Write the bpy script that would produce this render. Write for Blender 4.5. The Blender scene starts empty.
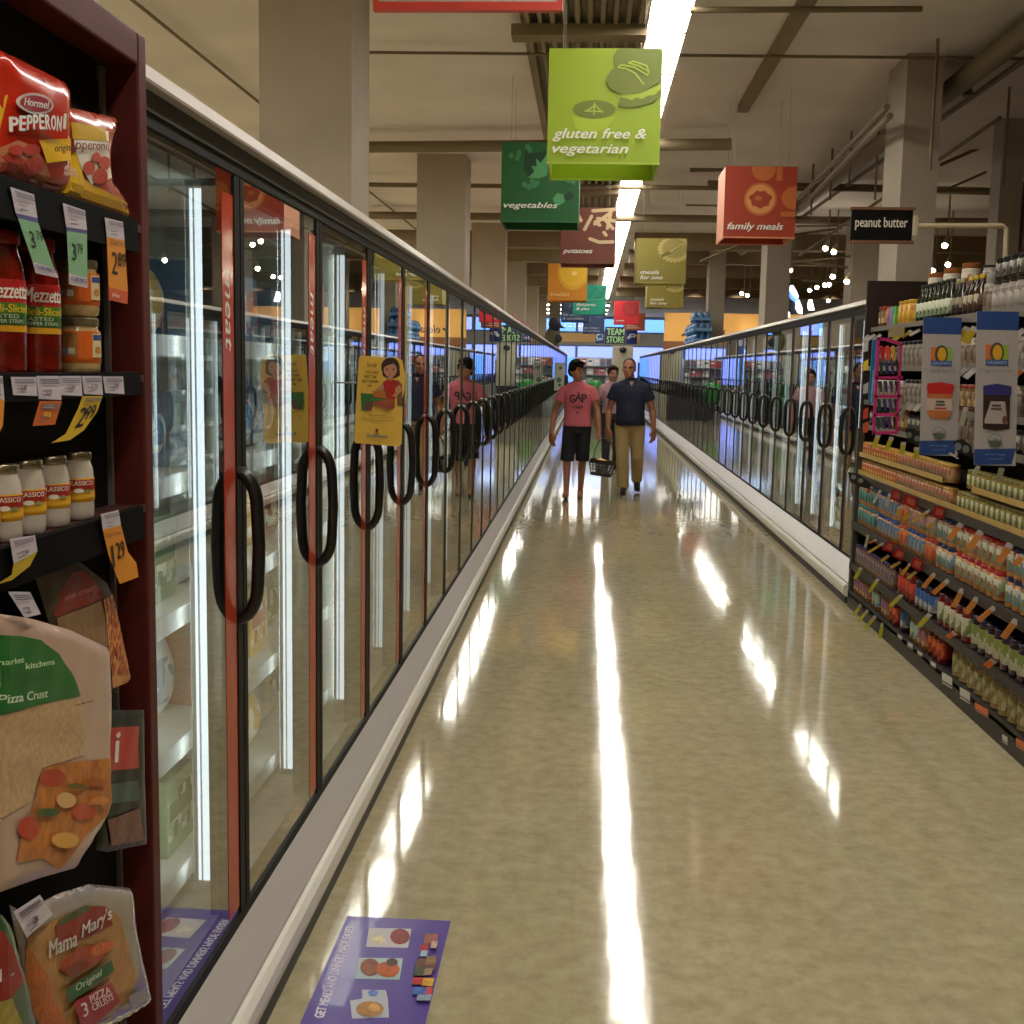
import bpy, bmesh, math, random
from mathutils import Vector, Matrix, geometry
random.seed(7)
C = bpy.context.scene.collection
SC = bpy.context.scene

# ------------------------------------------------------------------ camera
FOC = 1180.0
CAM = Vector((0, 0, 1.62))
RIGHT = Vector((0.99777017, 0.0640535, 0.01875741)).normalized()
UP = Vector((-0.02638295, 0.12036276, 0.99237934)).normalized()
FWD = Vector((-0.06130767, 0.99066137, -0.12178429)).normalized()


def ray(x, y):
    return RIGHT * ((x - 512) / FOC) - UP * ((y - 512) / FOC) + FWD


def onX(x, y, X):
    d = ray(x, y)
    return CAM + d * (X / d.x)


def onY(x, y, Y):
    d = ray(x, y)
    return CAM + d * (Y / d.y)


def onZ(x, y, Z):
    d = ray(x, y)
    return CAM + d * ((Z - CAM.z) / d.z)


cd = bpy.data.cameras.new('camera')
cam = bpy.data.objects.new('camera', cd)
C.objects.link(cam)
cam.matrix_world = Matrix(((RIGHT.x, UP.x, -FWD.x, 0), (RIGHT.y, UP.y, -FWD.y, 0), (RIGHT.z, UP.z, -FWD.z, 1.62), (0, 0, 0, 1)))
cd.sensor_width = 36
cd.lens = 36 * FOC / 1024
cd.clip_start = 0.02
cd.clip_end = 400
SC.camera = cam


# ------------------------------------------------------------------ materials
def lin(h):
    if not isinstance(h, str):
        return (h[0], h[1], h[2], 1)
    r = [int(h[i:i + 2], 16) / 255 for i in (0, 2, 4)]
    return tuple((c / 12.92 if c <= .04045 else ((c + .055) / 1.055) ** 2.4) for c in r) + (1,)


MATS = {}


def mat(h, rough=.5, metal=0., emit=0., noise=0., scale=8., spec=.5, bump=0., coat=0., name=None):
    key = (h, rough, metal, emit, noise, scale, spec, bump, coat)
    if key in MATS:
        return MATS[key]
    m = bpy.data.materials.new(name or 'finish')
    m.use_nodes = True
    nt = m.node_tree
    b = nt.nodes['Principled BSDF']
    col = lin(h)
    b.inputs['Base Color'].default_value = col
    b.inputs['Roughness'].default_value = rough
    b.inputs['Metallic'].default_value = metal
    b.inputs['Specular IOR Level'].default_value = spec
    b.inputs['Coat Weight'].default_value = coat
    if emit:
        b.inputs['Emission Color'].default_value = col
        b.inputs['Emission Strength'].default_value = emit
    if noise or bump:
        tc = nt.nodes.new('ShaderNodeTexCoord')
        n = nt.nodes.new('ShaderNodeTexNoise')
        n.inputs['Scale'].default_value = scale
        n.inputs['Detail'].default_value = 5
        nt.links.new(tc.outputs['Object'], n.inputs['Vector'])
        if noise:
            r = nt.nodes.new('ShaderNodeValToRGB')
            r.color_ramp.elements[0].position = .3
            r.color_ramp.elements[1].position = .7
            r.color_ramp.elements[0].color = tuple(c * (1 - noise) for c in col[:3]) + (1,)
            r.color_ramp.elements[1].color = tuple(min(1, c * (1 + noise)) for c in col[:3]) + (1,)
            nt.links.new(n.outputs['Fac'], r.inputs['Fac'])
            nt.links.new(r.outputs['Color'], b.inputs['Base Color'])
        if bump:
            bp = nt.nodes.new('ShaderNodeBump')
            bp.inputs['Strength'].default_value = bump
            bp.inputs['Distance'].default_value = .02
            nt.links.new(n.outputs['Fac'], bp.inputs['Height'])
            nt.links.new(bp.outputs['Normal'], b.inputs['Normal'])
    MATS[key] = m
    return m


def glass_mat(name, ior, tint=(1, 1, 1, 1), layers=1):
    m = bpy.data.materials.new(name)
    m.use_nodes = True
    nt = m.node_tree
    nt.nodes.clear()
    out = nt.nodes.new('ShaderNodeOutputMaterial')
    mix = nt.nodes.new('ShaderNodeMixShader')
    tr = nt.nodes.new('ShaderNodeBsdfTransparent')
    tr.inputs['Color'].default_value = tint
    gl = nt.nodes.new('ShaderNodeBsdfGlossy')
    gl.inputs['Roughness'].default_value = .0
    gl.inputs['Color'].default_value = (.97, 1, .98, 1)
    fr = nt.nodes.new('ShaderNodeFresnel')
    fr.inputs['IOR'].default_value = ior
    geo = nt.nodes.new('ShaderNodeNewGeometry')
    sub = nt.nodes.new('ShaderNodeMath')
    sub.operation = 'SUBTRACT'
    sub.inputs[0].default_value = 1
    mul = nt.nodes.new('ShaderNodeMath')
    mul.operation = 'MULTIPLY'
    nt.links.new(geo.outputs['Backfacing'], sub.inputs[1])
    a4 = nt.nodes.new('ShaderNodeMath')
    a4.operation = 'MULTIPLY'
    a4.inputs[1].default_value = layers
    b3 = nt.nodes.new('ShaderNodeMath')
    b3.operation = 'MULTIPLY_ADD'
    b3.inputs[1].default_value = layers - 1
    b3.inputs[2].default_value = 1
    dv = nt.nodes.new('ShaderNodeMath')
    dv.operation = 'DIVIDE'
    nt.links.new(fr.outputs['Fac'], a4.inputs[0])
    nt.links.new(fr.outputs['Fac'], b3.inputs[0])
    nt.links.new(a4.outputs[0], dv.inputs[0])
    nt.links.new(b3.outputs[0], dv.inputs[1])
    nt.links.new(dv.outputs[0], mul.inputs[0])
    nt.links.new(sub.outputs[0], mul.inputs[1])
    nt.links.new(mul.outputs[0], mix.inputs['Fac'])
    nt.links.new(tr.outputs[0], mix.inputs[1])
    nt.links.new(gl.outputs[0], mix.inputs[2])
    nt.links.new(mix.outputs[0], out.inputs['Surface'])
    return m


GLASS = glass_mat('freezer_glass', 1.5, (.96, .98, .97, 1), 4)
WINGLASS = glass_mat('window_glass', 1.45, (.95, .97, 1, 1))


def floor_mat():
    m = bpy.data.materials.new('waxed_floor')
    m.use_nodes = True
    nt = m.node_tree
    b = nt.nodes['Principled BSDF']
    L = nt.links
    tc = nt.nodes.new('ShaderNodeTexCoord')
    n1 = nt.nodes.new('ShaderNodeTexNoise')
    n1.inputs['Scale'].default_value = 14
    n1.inputs['Detail'].default_value = 8
    n1.inputs['Roughness'].default_value = .7
    n2 = nt.nodes.new('ShaderNodeTexNoise')
    n2.inputs['Scale'].default_value = .9
    n2.inputs['Detail'].default_value = 3
    br = nt.nodes.new('ShaderNodeTexBrick')
    br.offset = 0
    br.inputs['Scale'].default_value = 1
    br.inputs['Brick Width'].default_value = .305
    br.inputs['Row Height'].default_value = .305
    br.inputs['Mortar Size'].default_value = .0012
    br.inputs['Mortar Smooth'].default_value = 1
    br.inputs['Color1'].default_value = (1, 1, 1, 1)
    br.inputs['Color2'].default_value = (.93, .93, .92, 1)
    br.inputs['Mortar'].default_value = (.84, .83, .8, 1)
    for n in (n1, n2, br):
        L.new(tc.outputs['Object'], n.inputs['Vector'])
    r1 = nt.nodes.new('ShaderNodeValToRGB')
    e = r1.color_ramp.elements
    e[0].position, e[1].position = .3, .62
    e[0].color = FLOOR_A
    e[1].color = FLOOR_B
    L.new(n1.outputs['Fac'], r1.inputs['Fac'])
    r2 = nt.nodes.new('ShaderNodeValToRGB')
    r2.color_ramp.elements[0].position, r2.color_ramp.elements[1].position = .35, .65
    r2.color_ramp.elements[0].color = (.93, .92, .9, 1)
    r2.color_ramp.elements[1].color = (1, 1, 1, 1)
    L.new(n2.outputs['Fac'], r2.inputs['Fac'])
    m1 = nt.nodes.new('ShaderNodeMix')
    m1.data_type = 'RGBA'
    m1.blend_type = 'MULTIPLY'
    m1.inputs[0].default_value = 1
    L.new(r1.outputs['Color'], m1.inputs[6])
    L.new(r2.outputs['Color'], m1.inputs[7])
    m2 = nt.nodes.new('ShaderNodeMix')
    m2.data_type = 'RGBA'
    m2.blend_type = 'MULTIPLY'
    m2.inputs[0].default_value = 1
    L.new(m1.outputs[2], m2.inputs[6])
    L.new(br.outputs['Color'], m2.inputs[7])
    L.new(m2.outputs[2], b.inputs['Base Color'])
    b.inputs['Roughness'].default_value = .07
    b.inputs['Specular IOR Level'].default_value = .62
    n3 = nt.nodes.new('ShaderNodeTexNoise')
    n3.inputs['Scale'].default_value = 3.0
    n3.inputs['Detail'].default_value = 2
    mp = nt.nodes.new('ShaderNodeMapping')
    mp.inputs['Scale'].default_value = (3.2, .55, 1)
    L.new(tc.outputs['Object'], mp.inputs['Vector'])
    L.new(mp.outputs['Vector'], n3.inputs['Vector'])
    bp = nt.nodes.new('ShaderNodeBump')
    bp.inputs['Strength'].default_value = .032
    bp.inputs['Distance'].default_value = .02
    L.new(n3.outputs['Fac'], bp.inputs['Height'])
    L.new(bp.outputs['Normal'], b.inputs['Normal'])
    return m


FLOOR_A = lin('a39676')
FLOOR_B = lin('beb292')


def label_mat(a, b2, c, scale=40.):
    """printed packaging: patches of three inks in small cells"""
    key = ('lab', a, b2, c, scale)
    if key in MATS:
        return MATS[key]
    m = bpy.data.materials.new('printed_label')
    m.use_nodes = True
    nt = m.node_tree
    b = nt.nodes['Principled BSDF']
    tc = nt.nodes.new('ShaderNodeTexCoord')
    mp = nt.nodes.new('ShaderNodeMapping')
    mp.inputs['Scale'].default_value = (1, 1, .55)
    v = nt.nodes.new('ShaderNodeTexVoronoi')
    v.inputs['Scale'].default_value = scale
    v.distance = 'CHEBYCHEV'
    r = nt.nodes.new('ShaderNodeValToRGB')
    r.color_ramp.interpolation = 'CONSTANT'
    e = r.color_ramp.elements
    e[0].color, e[0].position = lin(a), 0
    e[1].color, e[1].position = lin(b2), .5
    x = e.new(.76)
    x.color = lin(c)
    nt.links.new(tc.outputs['Object'], mp.inputs['Vector'])
    nt.links.new(mp.outputs['Vector'], v.inputs['Vector'])
    nt.links.new(v.outputs['Color'], r.inputs['Fac'])
    nt.links.new(r.outputs['Color'], b.inputs['Base Color'])
    b.inputs['Roughness'].default_value = .4
    MATS[key] = m
    return m


# ------------------------------------------------------------------ mesh helpers
class MB:
    def __init__(s):
        s.v, s.f, s.m = [], [], []
        s.cm = 0

    def quad_strip(s, rings, close=True, cap=True):
        n = len(rings[0])
        i0 = len(s.v)
        for r in rings:
            s.v += [tuple(p) for p in r]
        for k in range(len(rings) - 1):
            for j in range(n if close else n - 1):
                a = i0 + k * n + j
                b = i0 + k * n + (j + 1) % n
                s.f.append((a, b, b + n, a + n))
                s.m.append(s.cm)
        if cap and close:
            s.f.append(tuple(i0 + j for j in reversed(range(n))))
            s.f.append(tuple(i0 + (len(rings) - 1) * n + j for j in range(n)))
            s.m += [s.cm, s.cm]
        return s

    def box(s, x0, x1, y0, y1, z0, z1):
        i = len(s.v)
        s.v += [(x0, y0, z0), (x1, y0, z0), (x1, y1, z0), (x0, y1, z0), (x0, y0, z1), (x1, y0, z1), (x1, y1, z1), (x0, y1, z1)]
        for q in ((0, 3, 2, 1), (4, 5, 6, 7), (0, 1, 5, 4), (1, 2, 6, 5), (2, 3, 7, 6), (3, 0, 4, 7)):
            s.f.append(tuple(i + k for k in q))
            s.m.append(s.cm)
        return s

    def prism(s, pts, ext):
        e = Vector(ext)
        a = [Vector(p) for p in pts]
        s.quad_strip([a, [p + e for p in a]])
        return s

    def lathe(s, prof, seg=16, c=(0, 0, 0), mi=None):
        """prof: (r, z[, material])"""
        rings = []
        for p in prof:
            r, z = max(p[0], 1e-4), p[1]
            rings.append([(c[0] + r * math.cos(2 * math.pi * j / seg), c[1] + r * math.sin(2 * math.pi * j / seg), c[2] + z) for j in range(seg)])
        keep = s.cm
        n = seg
        i0 = len(s.v)
        for r in rings:
            s.v += r
        for k in range(len(rings) - 1):
            mm = prof[k + 1][2] if len(prof[k + 1]) > 2 else keep
            for j in range(n):
                a = i0 + k * n + j
                b = i0 + k * n + (j + 1) % n
                s.f.append((a, b, b + n, a + n))
                s.m.append(mm)
        s.f.append(tuple(i0 + j for j in reversed(range(n))))
        s.m.append(prof[1][2] if len(prof[1]) > 2 else keep)
        s.f.append(tuple(i0 + (len(rings) - 1) * n + j for j in range(n)))
        s.m.append(prof[-1][2] if len(prof[-1]) > 2 else keep)
        return s

    def tube(s, pts, rad, seg=10, flat=1.0, closed=False):
        P = [Vector(p) for p in pts]
        R = rad if isinstance(rad, (list, tuple)) else [rad] * len(P)
        rings = []
        n = len(P)
        ref = None
        for i in range(n):
            if closed:
                t = P[(i + 1) % n] - P[i - 1]
            else:
                t = P[min(i + 1, n - 1)] - P[max(i - 1, 0)]
            t.normalize()
            if ref is None:
                ref = t.cross(Vector((0, 0, 1)) if abs(t.z) < .9 else Vector((0, 1, 0))).normalized()
            ref = (ref - t * ref.dot(t)).normalized()
            bi = t.cross(ref)
            rings.append([P[i] + ref * (R[i] * math.cos(2 * math.pi * j / seg)) + bi * (R[i] * flat * math.sin(2 * math.pi * j / seg)) for j in range(seg)])
        if closed:
            rings.append(rings[0])
            s.quad_strip(rings, cap=False)
        else:
            s.quad_strip(rings)
        return s

    def ball(s, c, r, seg=14, rings=8):
        rr = r if isinstance(r, (tuple, list)) else (r, r, r)
        R = []
        for k in range(rings + 1):
            a = -math.pi / 2 + math.pi * k / rings
            q = max(math.cos(a), 1e-3)
            R.append([(c[0] + rr[0] * q * math.cos(2 * math.pi * j / seg), c[1] + rr[1] * q * math.sin(2 * math.pi * j / seg), c[2] + rr[2] * math.sin(a)) for j in range(seg)])
        s.quad_strip(R)
        return s

    def build(s, name, mats, parent=None, local=False, smooth=False, bevel=0, struct=False):
        me = bpy.data.meshes.new(name)
        off = wloc(parent) if (parent and not local) else Vector((0, 0, 0))
        me.from_pydata([tuple(Vector(v) - off) for v in s.v], [], s.f)
        if not isinstance(mats, (list, tuple)):
            mats = [mats]
        for m in mats:
            me.materials.append(m)
        for p, k in zip(me.polygons, s.m):
            p.material_index = min(k, len(mats) - 1)
            p.use_smooth = smooth
        bm = bmesh.new()
        bm.from_mesh(me)
        bmesh.ops.recalc_face_normals(bm, faces=bm.faces)
        if bevel:
            ed = [e for e in bm.edges if len(e.link_faces) == 2 and e.calc_face_angle(0) > .6]
            bmesh.ops.bevel(bm, geom=ed, offset=bevel, segments=2, affect='EDGES', profile=.6)
        bm.to_mesh(me)
        bm.free()
        if smooth:
            me.set_sharp_from_angle(angle=.75)
        o = bpy.data.objects.new(name, me)
        C.objects.link(o)
        if parent:
            o.parent = parent
        if struct:
            o['kind'] = 'structure'
        return o


def wloc(o):
    v = Vector((0, 0, 0))
    while o:
        v += o.location
        o = o.parent
    return v


def T(name, label, cat, loc=(0, 0, 0), group=None):
    o = bpy.data.objects.new(name, None)
    o.empty_display_size = .05
    C.objects.link(o)
    o.location = loc
    return tag(o, label, cat, group)


def tag(o, label, cat, group=None):
    o['label'] = label
    o['category'] = cat
    if group:
        o['group'] = group
    return o


def dup(root, loc=None, label=None, group=None):
    def rec(o, par):
        c = o.copy()
        C.objects.link(c)
        if par:
            c.parent = par
        for ch in list(o.children):
            rec(ch, c)
        return c
    r = rec(root, None)
    if loc is not None:
        r.location = loc
    if label:
        r['label'] = label
    if group:
        r['group'] = group
    return r


def box(x0, x1, y0, y1, z0, z1):
    return MB().box(x0, x1, y0, y1, z0, z1)


def S_(name, mb, m):
    return mb.build(name, m, struct=True)


ONES = 'zeroth first second third fourth fifth sixth seventh eighth ninth tenth eleventh twelfth thirteenth fourteenth fifteenth sixteenth seventeenth eighteenth nineteenth'.split()
TENS = {2: ('twenty', 'twentieth'), 3: ('thirty', 'thirtieth'), 4: ('forty', 'fortieth'), 5: ('fifty', 'fiftieth'), 6: ('sixty', 'sixtieth')}


def nth(n):
    if n < 20:
        return ONES[n]
    a, b = divmod(n, 10)
    return TENS[a][1] if b == 0 else TENS[a][0] + '-' + ONES[b]


# ------------------------------------------------------------------ lettering and print
_TXT = {}


def text2d(s, shear=0., bold=0.):
    k = (s, shear, bold)
    if k in _TXT:
        return _TXT[k]
    cu = bpy.data.curves.new('lettering', 'FONT')
    cu.body = s
    cu.size = 1
    cu.shear = shear
    cu.offset = bold
    cu.resolution_u = 3
    o = bpy.data.objects.new('lettering', cu)
    C.objects.link(o)
    bpy.context.view_layer.update()
    me = bpy.data.meshes.new_from_object(o.evaluated_get(bpy.context.evaluated_depsgraph_get()))
    vs = [(v.co.x, v.co.y) for v in me.vertices]
    fs = [tuple(p.vertices) for p in me.polygons]
    bpy.data.objects.remove(o)
    bpy.data.curves.remove(cu)
    bpy.data.meshes.remove(me)
    _TXT[k] = (vs, fs)
    return _TXT[k]


def inside(p, poly):
    x, y = p
    r = False
    j = len(poly) - 1
    for i in range(len(poly)):
        xi, yi = poly[i]
        xj, yj = poly[j]
        if (yi > y) != (yj > y) and x < (xj - xi) * (y - yi) / (yj - yi) + xi:
            r = not r
        j = i
    return r


def edist(p, poly):
    P = Vector(p)
    d = 1e9
    for i in range(len(poly)):
        a, b = Vector(poly[i - 1]), Vector(poly[i])
        ab = b - a
        t = max(0, min(1, (P - a).dot(ab) / max(ab.length_squared, 1e-12)))
        d = min(d, (P - a - ab * t).length)
    return d


def fill(poly, step):
    """triangles over a 2D outline with inner grid points"""
    pts = []
    for i in range(len(poly)):
        a, b = Vector(poly[i]), Vector(poly[(i + 1) % len(poly)])
        n = max(1, int((b - a).length / step))
        pts += [a + (b - a) * (k / n) for k in range(n)]
    nb = len(pts)
    xs = [p[0] for p in poly]
    ys = [p[1] for p in poly]
    if step < max(max(xs) - min(xs), max(ys) - min(ys)):
        y = min(ys) + step / 2
        while y < max(ys):
            x = min(xs) + step / 2
            while x < max(xs):
                if inside((x, y), poly) and edist((x, y), poly) > step * .35:
                    pts.append(Vector((x, y)))
                x += step
            y += step
    r = geometry.delaunay_2d_cdt([Vector(p) for p in pts], [], [list(range(nb))], 1, 1e-6)
    return [(v.x, v.y) for v in r[0]], [tuple(f) for f in r[2]]


class Print:
    """flat shapes in a (u, v) sheet, each a hair above the one before, laid on a surface S(u, v, lift)"""

    def __init__(s, S, lift=.0005, step=1e9):
        s.S, s.lift, s.step, s.k = S, lift, step, 1
        s.mb = MB()
        s.tb = MB()
        s.mats = []

    def mi(s, m):
        if isinstance(m, str):
            m = mat(m, .45)
        if m not in s.mats:
            s.mats.append(m)
        return s.mats.index(m)

    def add(s, vs, fs, m, lv=None, tx=False):
        B = s.tb if tx else s.mb
        i = len(B.v)
        k = s.mi(m)
        h = s.lift * (s.k if lv is None else lv)
        B.v += [tuple(s.S(a, b, h)) for a, b in vs]
        for f in fs:
            B.f.append(tuple(i + q for q in f))
            B.m.append(k)
        s.k += 1
        return s

    def poly(s, pts, m):
        vs, fs = fill(pts, s.step)
        return s.add(vs, fs, m)

    def rect(s, a, b, c, d, m):
        return s.poly([(a, b), (c, b), (c, d), (a, d)], m)

    def ell(s, cx, cy, rx, ry, m, rot=0, n=20, a0=0, a1=360):
        q = []
        full = a1 - a0 >= 360
        for j in range(n if full else n + 1):
            t = math.radians(a0 + (a1 - a0) * j / n)
            x, y = rx * math.cos(t), ry * math.sin(t)
            c, d = math.cos(rot), math.sin(rot)
            q.append((cx + x * c - y * d, cy + x * d + y * c))
        return s.poly(q, m)

    def bar(s, a, b, w, m):
        a, b = Vector(a), Vector(b)
        d = (b - a).normalized()
        n = Vector((-d.y, d.x))
        q = []
        for c, t0 in ((a, 90), (b, -90)):
            for t in range(0, 181, 45):
                g = math.radians(t0 + t)
                q.append(tuple(c + d * (math.cos(g) * w / 2) + n * (math.sin(g) * w / 2)))
        return s.poly(q, m)

    def text(s, t, box_, m, shear=0., bold=0., down=False, corner=None):
        """box_ = (u0, v0, u1, v1); or corner = (origin, along, up) vectors of the lettering's box"""
        vs, fs = text2d(t, shear, 0.)
        if not vs:
            return s
        x0, x1 = min(v[0] for v in vs), max(v[0] for v in vs)
        y0, y1 = min(v[1] for v in vs), max(v[1] for v in vs)
        if corner:
            o, a, u = [Vector(q) for q in corner]
        elif down:
            o, a, u = Vector((box_[0], box_[3])), Vector((0, box_[1] - box_[3])), Vector((box_[2] - box_[0], 0))
        else:
            o, a, u = Vector((box_[0], box_[1])), Vector((box_[2] - box_[0], 0)), Vector((0, box_[3] - box_[1]))
        q = [tuple(o + a * ((x - x0) / (x1 - x0)) + u * ((y - y0) / max(y1 - y0, 1e-6))) for x, y in vs]
        if bold:
            un = u.normalized()
            an = a.normalized()
            d = bold * 1.1 * u.length
            for i, (sx, sy) in enumerate(((-1, 0), (1, 0), (0, -.6), (0, .6))):
                s.add([tuple(Vector(c) + an * (d * sx) + un * (d * sy)) for c in q], fs, m, s.k + .2 * i, True)
                s.k -= 1
        return s.add(q, fs, m, s.k + .85, True)

    def build(s, name, parent=None, local=False):
        o = None
        for b, nm in ((s.mb, name), (s.tb, 'lettering')):
            if b.f:
                used = sorted(set(b.m))
                b.m = [used.index(k) for k in b.m]
                o = b.build(nm, [s.mats[k] for k in used], parent, local)
        return o


def planeX(X0, sgn=1):
    return lambda u, v, h: Vector((X0 + sgn * h, u, v))


def planeY(Y0):
    return lambda u, v, h: Vector((u, Y0 - h, v))


def planeZ(Z0):
    return lambda u, v, h: Vector((u, v, Z0 + h))

# ================================================================== THE SETTING
EXPOSURE = 1.1
STRIP_E = 9.0
SC.view_settings.view_transform = 'Standard'
SC.view_settings.look = 'None'
SC.view_settings.gamma = 1
SC.view_settings.use_curve_mapping = False
SC.view_settings.exposure = EXPOSURE
SC.cycles.transparent_max_bounces = 24
SC.cycles.max_bounces = 9
SC.cycles.diffuse_bounces = 5
SC.cycles.caustics_reflective = False
SC.cycles.caustics_refractive = False

w = bpy.data.worlds.new('world')
SC.world = w
w.use_nodes = True
w.node_tree.nodes['Background'].inputs['Color'].default_value = (.62, .79, 1, 1)
w.node_tree.nodes['Background'].inputs['Strength'].default_value = 2.2

ZC = 4.15
PAINT = mat('e2d9d2', .8, noise=.1, scale=.9)
PAINT2 = mat('c4b498', .8, noise=.06, scale=2)
DARKPAINT = mat('8a785c', .8, noise=.12, scale=3)
fl = S_('floor', MB().box(-14, 14, -5, 58, -.1, 0), floor_mat())
S_('ceiling', MB().box(-14, 14, -5, 58, ZC, ZC + .1), PAINT)
S_('wall_left', MB().box(-14.2, -14, -5, 58, 0, ZC), PAINT2)
S_('wall_right', MB().box(14, 14.2, -5, 58, 0, ZC), PAINT2)
S_('wall_back', MB().box(-14, 14, -5.2, -5, 0, ZC), PAINT2)

# end wall with two bands of windows
EY = 58.0
ew = MB()
WX = [-7.5, -5.2, -2.9, -.6, 1.7, 4.0, 6.3]
ew.box(-14, 14, EY, EY + .25, 0, .9)
ew.box(-14, 14, EY, EY + .25, 2.75, 3.35)
ew.box(-14, 14, EY, EY + .25, 4.08, ZC)
ew.box(-14, WX[0], EY, EY + .25, .9, 4.08)
ew.box(WX[-1], 14, EY, EY + .25, .9, 4.08)
S_('wall_end', ew, mat('b9b4b0', .7))
n = 1
for i in range(len(WX) - 1):
    for z0, z1 in ((.9, 2.75), (3.35, 4.08)):
        o = bpy.data.objects.new('window_%d' % n, None)
        C.objects.link(o)
        o.location = ((WX[i] + WX[i + 1]) / 2, EY, z0)
        o['kind'] = 'structure'
        n += 1
        a, b = WX[i], WX[i + 1]
        f = MB()
        f.box(a, a + .06, EY - .02, EY + .2, z0, z1).box(b - .06, b, EY - .02, EY + .2, z0, z1)
        f.box(a + .06, b - .06, EY - .02, EY + .2, z0, z0 + .06).box(a + .06, b - .06, EY - .02, EY + .2, z1 - .06, z1)
        f.build('window_frame', mat('6f86b8', .5), o)
        box(a + .06, b - .06, EY + .1, EY + .11, z0 + .06, z1 - .06).build('window_pane', WINGLASS, o)
tm = MB().box(-9, 2.45, EY - .12, EY - .02, 2.9, 3.32)
S_('trim_1', tm, mat('ffcf80', .5))
# buildings across the street
ex = T('street_building', 'blue grey building across the street seen through the far windows', 'building', (0, 74, 0))
box(-22, 22, 74, 80, 0, 5.2).build('facade', mat('9c9ae2', .8), ex)
for i in range(14):
    x = -21 + i * 3.05
    for z in (.6, 3.1):
        f = box(x, x + 1.9, 73.93, 74, z, z + 1.7).build('facade_window', mat('6d9ad8', .25), ex)
S_('street', box(-40, 40, 58.3, 90, -.12, -.02), mat('8d8f98', .8))

# ceiling steel deck over the aisle, beams, columns
dk = MB()
rows = []
x = -.56
prof = []
while x < .34:
    prof += [(x, 4.135), (x + .03, 4.135), (x + .045, 4.075), (x + .075, 4.075)]
    x += .09
for y in (7.2, 30.0):
    rows.append([(px, y, pz) for px, pz in prof] + [(prof[-1][0], y, ZC + .01), (prof[0][0], y, ZC + .01)])
dk.quad_strip(rows)
S_('ceiling_deck', dk, mat('8d7d63', .6))
bs = [(-.62, .36, 8.85, 9.05, 4.0, 4.08), (-.62, .36, 16.5, 16.8, 3.98, 4.08)]
for i, y in enumerate((22.5, 25.5, 29, 33, 37)):
    bs.append((-9, .2, y, y + .35, 3.86, ZC))
    bs.append((.8, 13.5, y, y + .35, 3.86, ZC))
bs += [(1.36, 1.46, 7, 11.8, 4.08, ZC)]
for i, q in enumerate(bs):
    S_('beam_%d' % (i + 1), MB().box(*q), DARKPAINT)
cs = [(-2.12, -1.53, y, y + .6) for y in (7.6, 14.5, 21.3, 28.2, 35.1, 42)]
cs += [(2.464, 2.75, 9.9, 10.5), (2.47, 2.8, 17.1, 17.7), (2.47, 2.8, 25.2, 25.8), (4.4, 4.95, 20.6, 21.2), (4.03, 4.25, 12.3, 12.6), (3.9, 4.3, 27, 27.4), (-1.5, -1.1, 44.5, 44.9)]
for i, (a, b, y0, y1) in enumerate(cs):
    S_('column_%d' % (i + 1), MB().box(a, b, y0, y1, 0, ZC), mat('a89c8c', .8, noise=.05, scale=3))
S_('partition_bulkhead', MB().box(4.28, 13.9, 12.2, 12.8, 1.8, 3.55), mat('7d5348', .85, noise=.1, scale=2))

# pipes, conduits
PIPE = mat('7a6a50', .6)


def pipe(a, b, r, label, m=PIPE, name='ceiling_pipe'):
    o = MB().tube([a, b], r, 10).build(name, m, smooth=True)
    return tag(o, label, 'pipe')


pipe((-2.2, 9.6, 4.07), (9, 9.9, 4.07), .012, 'thin dark conduit crossing the ceiling above the nearest hanging signs')
pipe((-8, 13.5, 3.96), (1.42, 12.75, 3.96), .06, 'thick painted pipe crossing the ceiling in front of the second column')
pipe((-8, 16, 4.0), (9, 16, 4.0), .03, 'narrow pipe crossing the ceiling behind the thick painted pipe')
pipe((-8, 19.2, 4.0), (9, 19.2, 4.0), .06, 'medium pipe crossing the ceiling above the potatoes sign')
pipe((2.95, 6, 3.98), (2.95, 24, 3.98), .09, 'fat duct running along the ceiling over the peanut butter shelves')
pipe((3.3, 6, 4.05), (3.3, 24, 4.05), .025, 'slim conduit running beside the fat ceiling duct')
pipe(onY(798, 199, 16), onY(887, 107, 9.4), .025, 'upper of two slanting sprinkler pipes beside the first pillar')
pipe(onY(800, 208, 16), onY(890, 116, 9.4), .025, 'lower of two slanting sprinkler pipes beside the first pillar')
pipe(onY(800, 255, 19), onY(1000, 118, 11), .02, 'long slanting conduit behind the first right-hand pillar')
for a, b, Y, r, lb in (((690, 10), (922, 9), 8.3, .02, 'dark pipe run above the conduit near the top of the pillar'), ((950, 70), (1024, 71), 10.6, .03, 'dark pipe right of the pillar top'), ((940, 165), (984, 146), 14, .02, 'slanting rail right of the pillar'), ((945, 190), (986, 172), 14, .015, 'thin slanting rail under the other slanting rail'), ((786, 236), (842, 228), 18, .018, 'pale rail below the family meals sign corner'), ((790, 262), (852, 256), 20, .018, 'pale rail over the spotlights'), ((700, 262), (760, 236), 17, .02, 'slanting pipe behind the olive sign'), ((690, 170), (774, 168), 15.4, .03, 'pipe stub behind the family meals sign'), ((686, 205), (745, 206), 17.5, .015, 'thin pipe behind the olive and family meals signs')):
    pipe(onY(*a, Y), onY(*b, Y), r, lb)
ps = onY(968, 96, 10.5)
t = T('pendant_lamp', 'small unlit bell lamp hanging from the ceiling right of the pillar', 'ceiling lamp', ps)
MB().lathe([(.05, 0), (.045, .01), (.03, .05), (.014, .09), (.012, .12)], 14).build('bell_shade', mat('6b5c48', .5), t, local=True, smooth=True)
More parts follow.
